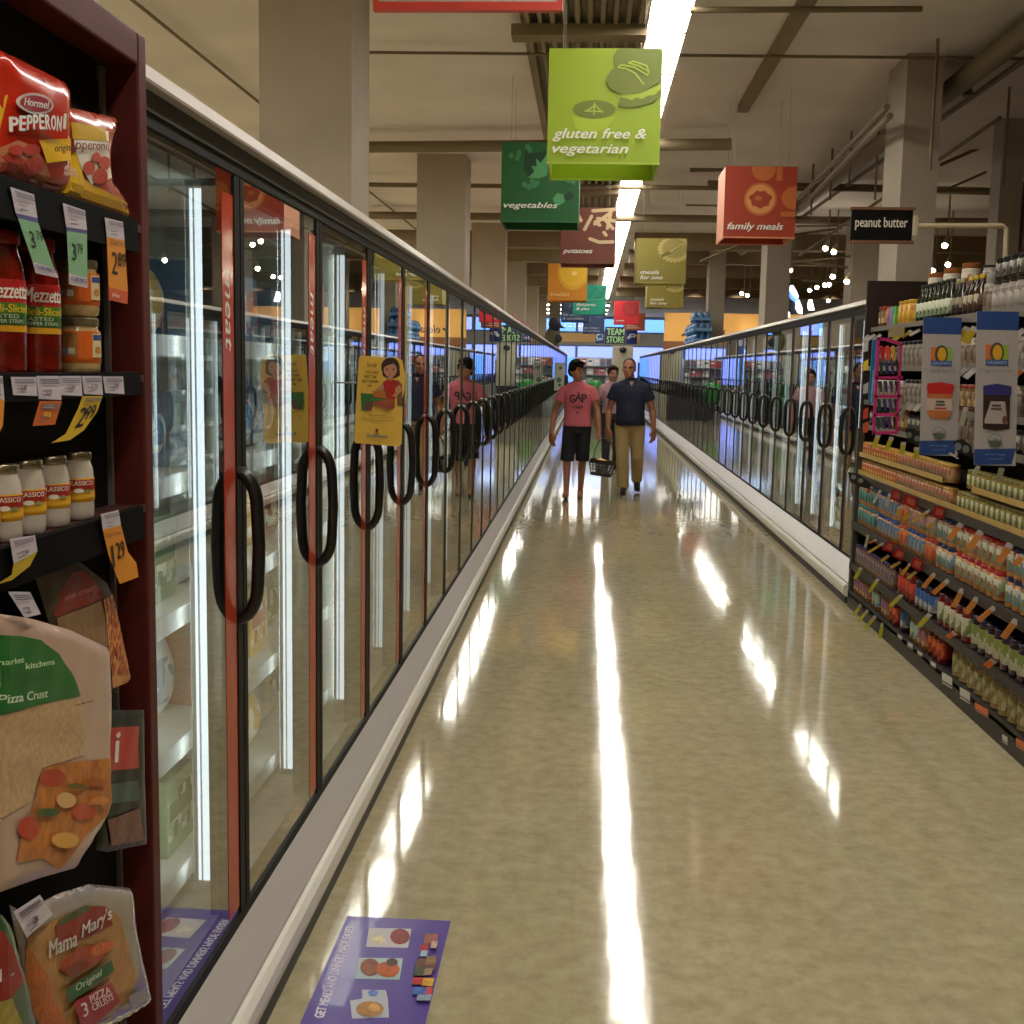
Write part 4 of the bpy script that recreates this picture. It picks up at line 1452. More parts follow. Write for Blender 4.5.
PB = mat('a06a34', .2, coat=.6)
GRAPE = mat('2e1426', .15, coat=.7)
BERRY = mat('6e1216', .15, coat=.7)
AMB = mat('8a5a2a', .15, coat=.7)
DRK = mat('1c120c', .2, coat=.7)
K = {
    'amber': jarkind('amber', .031, .094, mat('b0702a', .2, coat=.6), mat('b98a3a', .3), label_mat('c07a30', '9a4a24', 'd9b070', 55), lidh=.014),
    'tan': jarkind('tan', .031, .094, mat('a5773f', .2, coat=.6), mat('c09a4c', .3), label_mat('b58a58', 'a05a48', '7d7a72', 55), lidh=.014),
    'olive': jarkind('olive', .034, .094, mat('8d7a2a', .2, coat=.6), mat('7a7038', .35), label_mat('747a38', 'b9b294', '98893a', 60), lidh=.014),
    'teal': jarkind('teal', .036, .135, PB, mat('2a6a72', .3), label_mat('2c5c56', '507a70', '8a403a', 55)),
    'blue': jarkind('blue', .036, .135, PB, mat('22407f', .3), label_mat('8a8880', '4a6888', 'a0504a', 55)),
    'grey': jarkind('grey', .036, .135, PB, mat('5a4a44', .3), label_mat('8a7d74', 'a06a60', '5a6a70', 45)),
    'orange': jarkind('orange', .036, .135, PB, mat('b03a1c', .3), label_mat('aa4422', 'b8602f', '8a2f1f', 55)),
    'redlid': jarkind('redlid', .044, .138, PB, mat('a51d1c', .3), label_mat('7a8a64', 'b8b49c', '8a4a38', 34)),
    'navylid': jarkind('navylid', .044, .138, PB, mat('1b1d52', .3), label_mat('64788c', 'b4b09c', '66764c', 34)),
    'purple': jarkind('purple', .032, .14, mat('8d6a5c', .2, coat=.6), mat('3a2c58', .3), label_mat('94826c', '6a5868', 'a08a68', 60)),
    'straw': jarkind('straw', .04, .165, BERRY, mat('7a1418', .3), label_mat('a8281e', 'c8452e', '7a1a14', 40)),
    'bluejam': jarkind('bluejam', .04, .165, GRAPE, mat('20224c', .3), label_mat('7f8a98', '2f5f9a', 'c9c4b8', 35)),
    'jam': jarkind('jam', .047, .17, BERRY, mat('5a1216', .3), label_mat('768044', 'bcb9a2', 'c8c4b2', 32)),
    'grape': jarkind('grape', .047, .17, GRAPE, mat('15163e', .3), label_mat('bcb9a4', '76803c', 'aeab94', 32)),
    'tbot': jarkind('tbot', .036, .15, AMB, mat('2a4a48', .3), label_mat('a8744a', '8a5a72', 'c9a878', 45), lidh=.016),
    'skyb': jarkind('skyb', .038, .15, AMB, mat('1f5a6a', .3), label_mat('3a8aa4', '8fb0a8', 'c0a878', 35), lidh=.016),
    'orb': jarkind('orb', .038, .155, BERRY, mat('8a2416', .3), label_mat('b83a1c', 'd0602a', '7a1c12', 35), lidh=.016),
    'beige': jarkind('beige', .05, .15, mat('a08a5a', .25, coat=.5), mat('5f4a28', .35), label_mat('b8aa80', '8f8a58', '7a6a40', 30), lidh=.02),
    'dark': jarkind('dark', .04, .11, DRK, mat('171414', .35), label_mat('55504a', '8f8a80', '2a2622', 45)),
    'cream': jarkind('cream', .042, .14, mat('8d7c68', .3), mat('b8b0a4', .35), label_mat('8a7a66', '5f4c3c', 'a09078', 50)),
    'brownj': jarkind('brownj', .042, .135, mat('6b4526', .25, coat=.5), mat('8a3a1c', .35), label_mat('a8824c', '5f4a30', 'c9b08a', 40)),
    'white': jarkind('white', .042, .15, mat('80766a', .3), mat('1f1c1a', .35), label_mat('8f8578', '5f564e', 'a89e92', 45)),
    'oil': jarkind('oil', .036, .215, mat('141a0e', .15, coat=.7), mat('1d2416', .35), label_mat('8d9a7c', 'c9ccb4', '4a5f3a', 40), 'bottle'),
    'soy': jarkind('soy', .034, .2, mat('160d08', .15, coat=.7), mat('a89a68', .35), label_mat('3a2a20', '8a7d68', '241a14', 40), 'bottle'),
    'syrup': jarkind('syrup', .04, .2, mat('2a140a', .15, coat=.7), mat('c9a81c', .35), label_mat('4a2c1c', 'b0a088', '2a1810', 40), 'bottle'),
    'can': jarkind('can', .047, .14, mat('8a8078', .3), mat('2a2622', .35), label_mat('a09890', '6f6860', 'aca49a', 30), lidh=.012),
    'oats': jarkind('oats', .052, .16, mat('c2b8a4', .4), mat('9a5a28', .4), label_mat('c4bca8', 'b0a890', 'a0606a', 16), lidh=.03),
    'gold': jarkind('gold', .05, .145, mat('c0902a', .4), mat('c09a2c', .35), label_mat('c8942c', 'b0702a', 'd9b45a', 22), lidh=.02),
}
KN = {'amber': ('preserve_jar', 'small amber jar'), 'tan': ('preserve_jar', 'small tan jar'), 'olive': ('preserve_jar', 'small olive labelled jar'), 'teal': ('peanut_butter_jar', 'teal lidded jar'), 'blue': ('peanut_butter_jar', 'blue lidded jar'), 'grey': ('peanut_butter_jar', 'grey brown jar'), 'orange': ('peanut_butter_jar', 'bright orange jar'), 'redlid': ('peanut_butter_jar', 'red lidded jar'), 'navylid': ('peanut_butter_jar', 'navy lidded jar'), 'purple': ('jam_jar', 'slim purple lidded jar'), 'straw': ('jam_jar', 'red jam jar'), 'bluejam': ('jam_jar', 'blue labelled jam jar'), 'jam': ('jam_jar', 'large dark red jam jar'), 'grape': ('jam_jar', 'large navy lidded jam jar'), 'tbot': ('sauce_jar', 'tan labelled jar'), 'skyb': ('sauce_jar', 'sky blue labelled jar'), 'orb': ('sauce_jar', 'orange red jar'), 'beige': ('sauce_jar', 'wide beige jar'), 'dark': ('spread_jar', 'dark squat jar'), 'cream': ('spread_jar', 'cream coloured jar'), 'brownj': ('spread_jar', 'brown honey jar'), 'white': ('spread_jar', 'whitish jar'), 'oil': ('sauce_bottle', 'dark green bottle'), 'soy': ('sauce_bottle', 'black bottle'), 'syrup': ('sauce_bottle', 'yellow capped bottle'), 'can': ('food_canister', 'white canister'), 'oats': ('food_canister', 'cream canister with a brown lid'), 'gold': ('food_canister', 'golden tub')}


def row(front, z, segs, where, gap=.006, jit=.003):
    """segs: (kind, y from, y to) from the far end; counted from the freezer end"""
    n = 0
    for kind, ya, yb in segs:
        r, h, mk = K[kind]
        y = ya - r
        while y - r >= yb - 1e-6:
            n += 1
            nm, say = KN[kind]
            mk(nm, (front + r * 1.03 + .012 + random.uniform(0, jit), y, z + .0005), '%s, %s from the freezer end %s' % (say, nth(n), where), 'jar' if 'bottle' not in nm else 'bottle', 'stock on the jar shelves')
            y -= 2 * r * 1.012 + gap


E0 = 8.22
row(GX, .112, [('tbot', E0, 7.75), ('skyb', 7.7, 7.45), ('tbot', 7.45, 7.28), ('orb', 7.25, 7.05), ('bluejam', 7.0, 6.85), ('skyb', 6.78, 6.6), ('tbot', 6.62, 6.42), ('orb', 6.42, 6.1), ('beige', 6.0, 4.9)], 'on the lowest shelf', .012)
row(GX, .312, [('purple', E0, 7.2), ('straw', 7.1, 6.75), ('bluejam', 6.72, 6.35), ('jam', 6.3, 5.75), ('grape', 5.74, 4.9)], 'on the second shelf up')
for tier, dz in (('lower', 0), ('upper', .139)):
    row(GX + .003, .6 + dz, [('teal', E0, 7.7), ('blue', 7.68, 7.15), ('orange', 7.14, 6.98), ('grey' if dz else 'blue', 6.96, 6.62), ('orange' if not dz else 'grey', 6.6, 6.42), ('navylid', 6.4, 6.08), ('redlid', 6.06, 5.35), ('navylid', 5.34, 4.9)], '%s layer of the third shelf up' % tier)
TRAY = mat('b0904e', .6)
for tier, dz in (('lower', 0), ('upper', .121)):
    row(GX + .012, .938 + dz + .006, [('amber', E0, 7.3), ('tan', 7.28, 6.2), ('olive', 6.12 if not dz else 5.98, 4.9)], '%s layer of the fourth shelf up' % tier, .003, .001)
    for k in range(7):
        y1 = 8.23 - k * .48
        if k == 4 and dz:
            continue
        b = MB().box(GX + .012, GX + .1, y1 - .475, y1, .939 + dz, .943 + dz)
        b.box(GX + .012, GX + .015, y1 - .475, y1, .943 + dz, .968 + dz)
        b.box(GX + .097, GX + .1, y1 - .475, y1, .943 + dz, .968 + dz)
        o = b.build('cardboard_tray', TRAY)
        tag(o, '%s cardboard tray under the %s layer of small jars, counted from the freezer end' % (nth(k + 1), tier), 'tray', 'cardboard trays of small jars')
row(1.9, 1.275, [('dark', 8.2, 7.75), ('brownj', 7.7, 7.3), ('dark', 7.25, 6.4), ('cream', 6.35, 5.6), ('dark', 5.55, 4.9)], 'on the fifth shelf up', .02)
row(1.9, 1.44, [('cream', 8.2, 7.4), ('white', 7.35, 6.9), ('brownj', 6.85, 5.9), ('cream', 5.85, 5.4), ('dark', 5.35, 4.9)], 'on the sixth shelf up', .014)
row(1.9, 1.67, [('dark', 8.2, 7.6), ('white', 7.55, 7.0), ('cream', 6.95, 5.8), ('white', 5.75, 5.3), ('brownj', 5.25, 4.9)], 'on the seventh shelf up', .014)
row(1.92, 1.93, [('brownj', 8.2, 7.95), ('gold', 7.7, 7.35), ('oil', 7.28, 6.62), ('soy', 6.58, 6.42), ('syrup', 6.4, 6.1), ('cream', 6.08, 5.98), ('can', 5.95, 5.5), ('white', 5.48, 4.9)], 'on the topmost shelf', .008)
# taller goods standing at the back of the topmost shelf
for i, (y, k) in enumerate(((7.62, 'oats'), (7.3, 'oats'), (6.95, 'oats'), (6.6, 'can'))):
    r, h, mk = K[k]
    for j in range(2):
        mk(KN[k][0], (2.15, y, 1.9305 + h * j + .001 * j), '%s, %s of the pair stack %s from the freezer end' % (KN[k][1], ('lower', 'upper')[j], nth(i + 1)), 'jar', 'stock on the jar shelves')
for i in range(6):
    r, h, mk = K['dark']
    mk('spread_jar', (1.98, 5.9 - .097 * i, 2.0715), 'dark squat jar on top of the white canisters, %s from the freezer end' % nth(i + 1), 'jar', 'stock on the jar shelves')
# small coloured boxes at the freezer end of the top shelf
for i, (c1, c2, y) in enumerate((('b86a3a', '7a5a9a', 7.9), ('6a8ac0', '9a6aa0', 7.83), ('4a9a3c', '7ab04a', 7.75))):
    b = MB().box(1.935, 1.985, y - .03, y + .03, 1.9305, 2.05)
    b.cm = 1
    b.box(1.9335, 1.935, y - .024, y + .024, 1.945, 2.0).box(1.94, 1.98, y - .0315, y - .03, 1.945, 2.0)
    o = b.build('food_carton', [mat(c1, .45), mat(c2, .45)])
    tag(o, '%s small carton at the freezer end of the topmost jar shelf' % ('orange', 'blue', 'green')[i], 'carton', 'small cartons on the top jar shelf')

# ---- hanging banners, clip strips and tags that stick out from the shelves
FLAGW = mat('a39c98', .5)
FLAGB = mat('20407c', .5)


def banner(label, px, Y, lidcol, bodycol, labcol, tall):
    """px: four corners on the plane y = Y"""
    q = [onY(a, b, Y) for a, b in px]
    t = T('hanging_banner', label, 'banner', q[2], 'white shelf banners')
    o, a, u = q[0], q[1] - q[0], q[2] - q[0]

    def S(x, y, h):
        return o + a * x + u * y + Vector((0, -h, 0))
    MB().prism([S(0, 0, 0), S(1, 0, 0), S(1, 1, 0), S(0, 1, 0)], (0, .003, 0)).build('sheet', FLAGW, t)
    MB().prism([S(1, .97, 0), S(1, 1, 0), S(1, 1, 0) + Vector((.1, 0, 0)), S(1, .97, 0) + Vector((.1, 0, 0))], (0, .002, 0)).build('clip', mat('8a8680', .4), t)
    P = Print(S, .0006)
    P.rect(0, .88 + .0, 1, 1, FLAGB)
    P.poly([(0, 0), (.9, .01), (1, .115), (0, .105)], FLAGB)
    P.rect(.22, .685, .4, .785, 'c8682a')
    P.rect(.4, .685, .6, .785, 'a8963a')
    P.rect(.6, .685, .76, .785, '8fa83a')
    P.ell(.49, .735, .17, .066, '3d4038', rot=0, n=24)
    P.ell(.5, .735, .115, .05, 'c89a1e', n=24)
    P.rect(.22, .652, .76, .69, '2b4f8c')
    P.text('ORGANICS', (.26, .66, .72, .681), mat('a9b4c8', .5))
    P.text('Organic for all', (.06, .6, .84, .632), mat('7f7a78', .5))
    if tall:
        P.poly([(.14, .4), (.14, .32), (.26, .27), (.7, .27), (.8, .32), (.8, .4)], bodycol)
        P.rect(.14, .33, .8, .42, labcol)
        P.rect(.14, .415, .8, .46, bodycol)
        P.poly([(.16, .45), (.12, .5), (.16, .525), (.5, .535), (.82, .52), (.85, .5), (.8, .45)], lidcol)
    else:
        P.poly([(.18, .24), (.5, .23), (.82, .245), (.82, .5), (.18, .5)], bodycol)
        P.poly([(.22, .275), (.76, .275), (.76, .3), (.7, .42), (.36, .42), (.22, .3)], labcol)
        P.ell(.7, .3, .06, .03, '6a3a38', n=10)
        P.poly([(.17, .46), (.17, .52), (.5, .535), (.84, .52), (.84, .46)], lidcol)
    P.rect(.38, .385, .6, .4, '4a4a48')
    P.rect(.36, .365, .62, .377, '4a4a48')
    P.rect(.35, .34, .65, .35, lidcol if tall else 'a8a29c')
    P.ell(.47, .165, .17, .043, '5f6a60', n=24)
    P.ell(.47, .165, .15, .038, 'a8a49c', n=24)
    P.ell(.47, .165, .15, .038, '4a5a4a', n=16, a0=180, a1=360)
    P.text('USDA', (.38, .168, .56, .186), mat('5f6a60', .5))
    P.text('see our range', (.24, .062, .72, .08), mat('6a86b8', .5))
    P.text('of spreads', (.3, .035, .66, .052), mat('6a86b8', .5))
    P.build('printed_pattern', t)


banner('white and blue shelf banner showing a red lidded peanut butter jar', [(919.5, 455), (957.5, 456), (923.5, 317)], 5.95, 'b8201f', 'b86a3a', 'bfa79c', True)
banner('white and blue shelf banner showing a dark jar with a purple lid', [(974, 465), (1015.5, 466), (977, 311)], 5.14, '2c2a6a', '2f1c14', 'a89c94', False)


def flag(name, label, cat, px, mats, Y, group, words=()):
    """upright little sheets standing out towards the aisle: pieces of four pixel corners on the plane y = Y"""
    q0 = onY(*px[0][0], Y)
    b = MB()
    for i, c in enumerate(px):
        b.cm = i
        b.prism([onY(a, y, Y) for a, y in c], (0, .0012, 0))
    o = b.build(name, mats)
    return tag(o, label, cat, group)


def tagstrip(i, top, bot, w, col, front=1.857, head=.24):
    Y = onX(top[0], top[1], front).y
    a, b = Vector(top), Vector(bot)
    d = (b - a)
    n = Vector((-d.y, d.x)).normalized() * (w / 2)
    n.y *= .6
    m = a.lerp(b, head)
    px = [[a - n, a + n, m + n, m - n], [m - n, m + n, b + n, b - n]]
    flag('hanging_price_tag', '%s %s price tag sticking out of the jar shelves, counted from the top' % (nth(i + 1), TCN[col]), 'price tag', px, [mat('b8b2ae', .5), mat(col, .5)], Y, 'price tags on the jar shelves')


TCN = {'b89a2a': 'yellow', 'b5b22e': 'lime yellow', 'c8803a': 'orange', 'a8a68c': 'pale', 'c8c4be': 'white', 'd06a30': 'bright orange'}
Yl, Lm, Og, Pa, Wh, BO = TCN
tags = [((869, 335), (863.5, 341), 4, Wh), ((875, 334.5), (866.5, 341), 4, Wh), ((881, 334.5), (873.5, 340.5), 4, Wh), ((901, 333.5), (893.5, 340.5), 6, Yl), ((911.5, 330.5), (902, 337.5), 4, Yl), ((920, 329.5), (909.5, 335.5), 4, Wh),
        ((968, 327), (957.5, 341), 8, Yl), ((975.5, 327), (965, 343), 8, Yl), ((966, 368.5), (959, 375), 6, Wh), ((975, 369), (965, 378), 7, Wh), ((1024, 329), (1016, 337.5), 6, Wh), ((1023, 369), (1016, 376), 6, BO), ((910, 402), (900, 415), 4, Pa), ((914, 403), (908, 410), 5, Wh), ((920, 403.5), (914, 411), 5, Wh), ((966, 407), (961, 426), 5, Pa),
        ((878.5, 435), (873.7, 447.4), 5, Lm), ((892, 437), (886, 450.8), 5, Lm), ((903.5, 442), (902, 454.7), 5, Lm), ((916.6, 447.4), (916, 458.6), 5, Lm), ((978.7, 466), (974, 474), 5, Pa), ((1002, 468), (998, 482), 6, Pa),
        ((871, 486), (868, 493), 3.5, BO), ((880.8, 490), (873.4, 503), 3, Pa), ((890, 493.7), (886.6, 507), 3.5, Pa), ((900.3, 506), (898, 515.7), 4, Yl), ((910.5, 510.8), (904, 519.6), 4.5, Yl), ((930, 510), (912.5, 521.5), 3.5, Yl), ((935, 522), (926.7, 528.4), 4, Yl),
        ((868.5, 535), (865, 548), 3, Pa), ((876.4, 539.6), (869, 543), 3, BO), ((883.7, 543), (867.6, 552.8), 3.5, Yl), ((889, 555.6), (880.8, 561.5), 4, Yl), ((900.3, 562), (891, 567.8), 4, Yl), ((910.5, 563.4), (901.8, 575), 3.5, Yl), ((916.4, 571.7), (907.6, 578.6), 4, Yl),
        ((861.2, 567.3), (854.9, 579), 4, Lm), ((878.3, 578.6), (869.5, 591.8), 4, Lm), ((901.8, 594.7), (890, 606.4), 5, Lm), ((930, 614), (918.4, 627), 6, Lm), ((861.2, 604), (854, 616), 3.5, Lm), ((868, 610), (858.3, 622), 3.5, Lm), ((875.9, 615.7), (865, 629), 4, Lm), ((883, 623), (879.8, 637.7), 4, Lm),
        ((935, 573.2), (923, 587.9), 5, Og), ((948.6, 580), (933, 593.7), 6, Og), ((961.6, 523.4), (949, 539.5), 7, Og), ((981.6, 530.7), (969, 549.3), 8, Og), ((1011, 543.4), (999, 562), 8, Og), ((1023.6, 555), (1014.8, 565), 8, Og), ((963, 588.8), (953.3, 607), 6, Og), ((977.7, 597.6), (965.5, 613.7), 7, Og), ((994.8, 607), (978, 621), 7, Og), ((1016.8, 619.5), (1003, 638), 8, Og),
        ((955, 632.7), (947, 637.5), 7, BO), ((993.8, 660), (986, 667), 9, BO)]
for i, (a, b, w_, c) in enumerate(tags):
    tagstrip(i, a, b, w_, c)
# tags lying flat on the kick plate of the shelves
for i, (px, py, w_, h_, c) in enumerate(((899.8, 637, 4, 4, Wh), (910, 645.3, 5, 5, Wh), (919.7, 653.8, 4.5, 4, Wh), (933, 664.8, 5, 5, Wh), (947, 680.5, 10, 11, Wh), (964.8, 695.5, 10, 11, Wh), (981.5, 710, 13, 8, BO), (1004.7, 739.5, 5, 8, Wh), (1021, 745, 10, 9, BO))):
    c0 = [onX(px + dx * w_ / 2, py + dy * h_ / 2 + dx * w_ * .3, 1.858) for dx, dy in ((-1, -1), (1, -1), (1, 1), (-1, 1))]
    b = MB().prism([(1.858, q.y, q.z) for q in c0], (.0012, 0, 0))
    b.cm = 1
    mid = [c0[3].lerp(c0[0], .12), c0[2].lerp(c0[1], .12), c0[2].lerp(c0[1], .3), c0[3].lerp(c0[0], .3)]
    b.prism([(1.8575, q.y, q.z) for q in mid], (.001, 0, 0))
    o = b.build('hanging_price_tag', [mat(c, .5), mat('6d6a64', .5)])
    tag(o, '%s label stuck flat on the jar shelf base, %s from the freezer end' % (TCN[c], nth(i + 1)), 'price tag', 'labels on the base of the jar shelves')
for i, (q, Yp) in enumerate((([(893, 489), (904, 492), (902, 502), (889.5, 499)], 0), ([(905, 493), (921, 500), (915, 510), (903, 503)], 0), ([(935, 505), (948, 509), (944, 519), (931, 516)], 0), ([(887.5, 540.5), (897, 544), (893, 553), (882, 549.5)], 0), ([(897, 547), (908, 553), (902, 561), (892, 556)], 0), ([(913, 557), (926, 561), (920, 572), (910, 566)], 0))):
    Y = onX(q[1][0] - 6, q[1][1], 1.85).y
    t = T('shelf_talker', '%s small red promotional card on the jar shelf edges, counted from the top' % nth(i + 1), 'card', onY(*q[3], Y), 'red cards on the jar shelf edges')
    MB().prism([onY(a, b, Y) for a, b in q], (0, .0015, 0)).build('card', mat('96150f', .4), t)
    c = Vector((sum(a for a, b in q) / 4, sum(b for a, b in q) / 4))
    MB().prism([onY(*(c + (Vector(p) - c) * .55), Y - .001) for p in q], (0, .0008, 0)).build('print', mat('b0563f', .5), t)
t = T('shelf_talker', 'black card with two pale round pictures beside the last freezer door', 'card', onY(850, 482, 7.75))
MB().prism([onY(a, b, 7.75) for a, b in ((848, 472), (858, 473.5), (872, 484), (869, 489), (861, 487), (850, 482))], (0, .002, 0)).build('card', mat('17191a', .4), t)
for px, py in ((853.5, 477), (860.5, 480.5)):
    MB().prism([onY(px + 2.6 * math.cos(a), py + 2.4 * math.sin(a), 7.748) for a in [2 * math.pi * k / 12 for k in range(12)]], (0, .001, 0)).build('picture', mat('7d7f78', .5), t)
t = T('shelf_talker', 'dark card with two pale pictures under the white banners by the clip strips', 'card', onY(905, 440, 6.6))
MB().prism([onY(a, b, 6.6) for a, b in ((905, 429), (913, 428), (926, 437), (924, 448), (908, 442))], (0, .002, 0)).build('card', mat('17191a', .4), t)
for px, py in ((909, 435), (917, 438.5)):
    MB().prism([onY(px + 3 * math.cos(a), py + 3 * math.sin(a), 6.598) for a in [2 * math.pi * k / 12 for k in range(12)]], (0, .001, 0)).build('picture', mat('6d6f6a', .5), t)
t = T('shelf_talker', 'dark card with grey round pictures between the two white banners', 'card', onY(955, 458, 5.5))
MB().prism([onY(a, b, 5.5) for a, b in ((953, 442), (962, 438), (972, 447), (973, 459), (966, 456), (957, 452))], (0, .002, 0)).build('card', mat('1a1a1c', .4), t)
MB().prism([onY(a, b, 5.498) for a, b in ((948, 453), (951, 452.5), (959, 458.5), (957, 459))], (0, .001, 0)).build('edge', mat('b8b2b0', .5), t)
for px, py in ((958, 446.5), (966, 449)):
    MB().prism([onY(px + 3.4 * math.cos(a), py + 4 * math.sin(a), 5.498) for a in [2 * math.pi * k / 12 for k in range(12)]], (0, .001, 0)).build('picture', mat('6d6d70', .5), t)
o = flag('hanging_price_tag', 'plain beige card below the golden tubs near the freezer end', 'card', [[(889, 327.5), (905, 326.5), (904, 336), (888, 337.5)]], [mat('9a8f66', .6)], 7.0, None)

# pink framed clip strip with its little tools, and the blue strip behind it
CY = 6.75
t = T('hanging_clip_strip', 'pink framed clip strip with four stages of small coloured spatulas', 'clip strip', onY(876, 434, CY))
PK = mat('b0246a', .4)


def fr(px, y=CY, dep=.012, m=PK, name='frame_bar'):
    MB().prism([onY(a, b, y) for a, b in px], (0, dep, 0)).build(name, m, t)


fr([(877, 338), (880, 338), (875.5, 434), (872.5, 434)])
fr([(900, 344), (902.5, 344), (898, 432), (895.5, 432)])
fr([(877, 337), (888, 338), (902.5, 343), (902, 346), (887, 341), (877, 340)])
for y0, xl, xr in ((376.5, 875.5, 903), (395, 874.5, 902), (413.5, 873.5, 899), (431.5, 872.5, 898)):
    fr([(xl, y0), (xr, y0 - .5), (xr, y0 + 2.5), (xl, y0 + 3)])
for r_, (y0, y1) in enumerate(((362, 376), (381, 394), (399, 413), (417, 431))):
    for k, c in enumerate(('1f4038', '2a3358', '47305c', '20262c')):
        x = 880 + 5.6 * k - r_ * 1.0
        tl = T('hanging_spatula', '%s small dark spatula on the %s stage of the pink clip strip' % (nth(k + 1), nth(r_ + 1)), 'spatula', onY(x, y1, CY), 'spatulas on the pink clip strip')
        MB().prism([onY(a, b, CY + .002) for a, b in ((x - 1.2, y0), (x + 2.6, y0), (x + 3.4, y1 - 2), (x + .6, y1 - 2))], (0, .008, 0)).build('handle', mat(c, .4), tl)
        if r_ == 0:
            hc = ('b01c28', 'd0401c', 'b8902a', '7a6a5a')[k]
            MB().prism([onY(a, b, CY + .001) for a, b in ((x - .5, 348), (x + 2, 345.5), (x + 4, 347), (x + 5, 358), (x + 3.5, 361), (x + 1.8, 360))], (0, .01, 0)).build('blade', mat(hc, .4), tl)
t = T('hanging_clip_strip', 'narrow blue strip of packets hanging behind the pink clip strip', 'clip strip', onY(870, 405, 7.2))
MB().prism([onY(a, b, 7.2) for a, b in ((872.5, 341), (876.5, 338), (873, 402), (868.5, 405))], (0, .01, 0)).build('packet_strip', mat('1f6a9c', .35), t)
MB().prism([onY(a, b, 7.199) for a, b in ((873, 370), (874.6, 370), (872, 402), (870.4, 402))], (0, .002, 0)).build('print', mat('7fa8c0', .4), t)
for i, (py, c) in enumerate(((343, 'c8c4be'), (362, 'd9c83a'), (385, 'b0b0a8'), (410, 'c84a28'), (424, 'd0562e'))):
    flag('hanging_packet', '%s little packet on the narrow rail between freezer and jar shelves' % nth(i + 1), 'packet', [[(863.5, py), (868.5, py - 3), (868, py + 8), (863, py + 9)]], [mat(c, .4)], 7.9, 'little packets by the last freezer door')

# ================================================================== PEOPLE
def remeshed(name, mb, m, parent, voxel=.008, smooth=6, extra=None):
    o = mb.build('tmp', m, None, local=True, smooth=True)
    a = o.modifiers.new('r', 'REMESH')
    a.mode = 'VOXEL'
    a.voxel_size = voxel
    a.use_smooth_shade = True
    b = o.modifiers.new('s', 'SMOOTH')
    b.factor = .5
    b.iterations = smooth
    bpy.context.view_layer.update()
    me = bpy.data.meshes.new_from_object(o.evaluated_get(bpy.context.evaluated_depsgraph_get()))
    me.name = name
    me.materials.clear()
    me.materials.append(m)
    for p in me.polygons:
        p.use_smooth = True
    old = o.data
    bpy.data.objects.remove(o)
    bpy.data.meshes.remove(old)
    r = bpy.data.objects.new(name, me)
    C.objects.link(r)
    r.parent = parent
    return r


def limb(mb, pts, rad, seg=14):
    mb.tube(pts, rad, seg)
    for p, r in zip(pts, rad):
        mb.ball(tuple(p), r, seg, 8)


def rings(mb, data, seg=20):
    """data: (x, y, z, rx, ry)"""
    R = []
    for x, y, z, rx, ry in data:
        R.append([(x + rx * math.cos(2 * math.pi * j / seg), y + ry * math.sin(2 * math.pi * j / seg), z) for j in range(seg)])
    mb.quad_strip(R)


def hand(mb, wrist, side, curl):
    """hanging hand, back of the hand turned half forward, thumb inward"""
    w = Vector(wrist)
    f = Vector((-side * .72, -.69, 0))        # across the knuckles, towards the thumb
    n = Vector((-side * .69, .72, 0))         # the way the palm faces
    for off in (-.03, -.011, .009, .029):
        limb(mb, [w + f * off * .5, w + f * off + Vector((0, 0, -.05)), w + f * off + Vector((0, 0, -.098))], [.02, .019, .014], 10)
    for off, ln in ((-.034, .07), (-.0115, .085), (.0115, .09), (.034, .082)):
        b = w + f * off * 1.05 + Vector((0, 0, -.1))
        limb(mb, [b, b + Vector((0, 0, -ln * .42)) + n * curl * .4, b + Vector((0, 0, -ln * .74)) + n * curl * 1.3, b + Vector((0, 0, -ln * .95)) + n * curl * 2.4], [.0115, .0108, .0098, .0085], 8)
    b = w + f * .034 + Vector((0, 0, -.035))
    limb(mb, [b, b + f * .026 + n * .006 + Vector((0, 0, -.035)), b + f * .03 + n * .016 + Vector((0, 0, -.066))], [.015, .0125, .0098], 8)


def grip(mb, wrist, side):
    """a hand closed round a bar that runs along y just below it"""
    w = Vector(wrist)
    mb.ball(tuple(w + Vector((0, 0, -.045))), (.02, .042, .045), 12, 8)
    limb(mb, [w, w + Vector((0, 0, -.03))], [.025, .024])
    for k, y in enumerate((-.03, -.01, .01, .029)):
        b = w + Vector((side * .012, y, -.075))
        limb(mb, [b, b + Vector((side * .012, 0, -.024)), b + Vector((-side * .006, 0, -.044)), b + Vector((-side * .026, 0, -.032))], [.0098, .0095, .009, .008], 8)
    b = w + Vector((-side * .012, -.034, -.05))
    limb(mb, [b, b + Vector((-side * .014, -.004, -.026)), b + Vector((-side * .006, .014, -.044))], [.0115, .0105, .0085], 8)


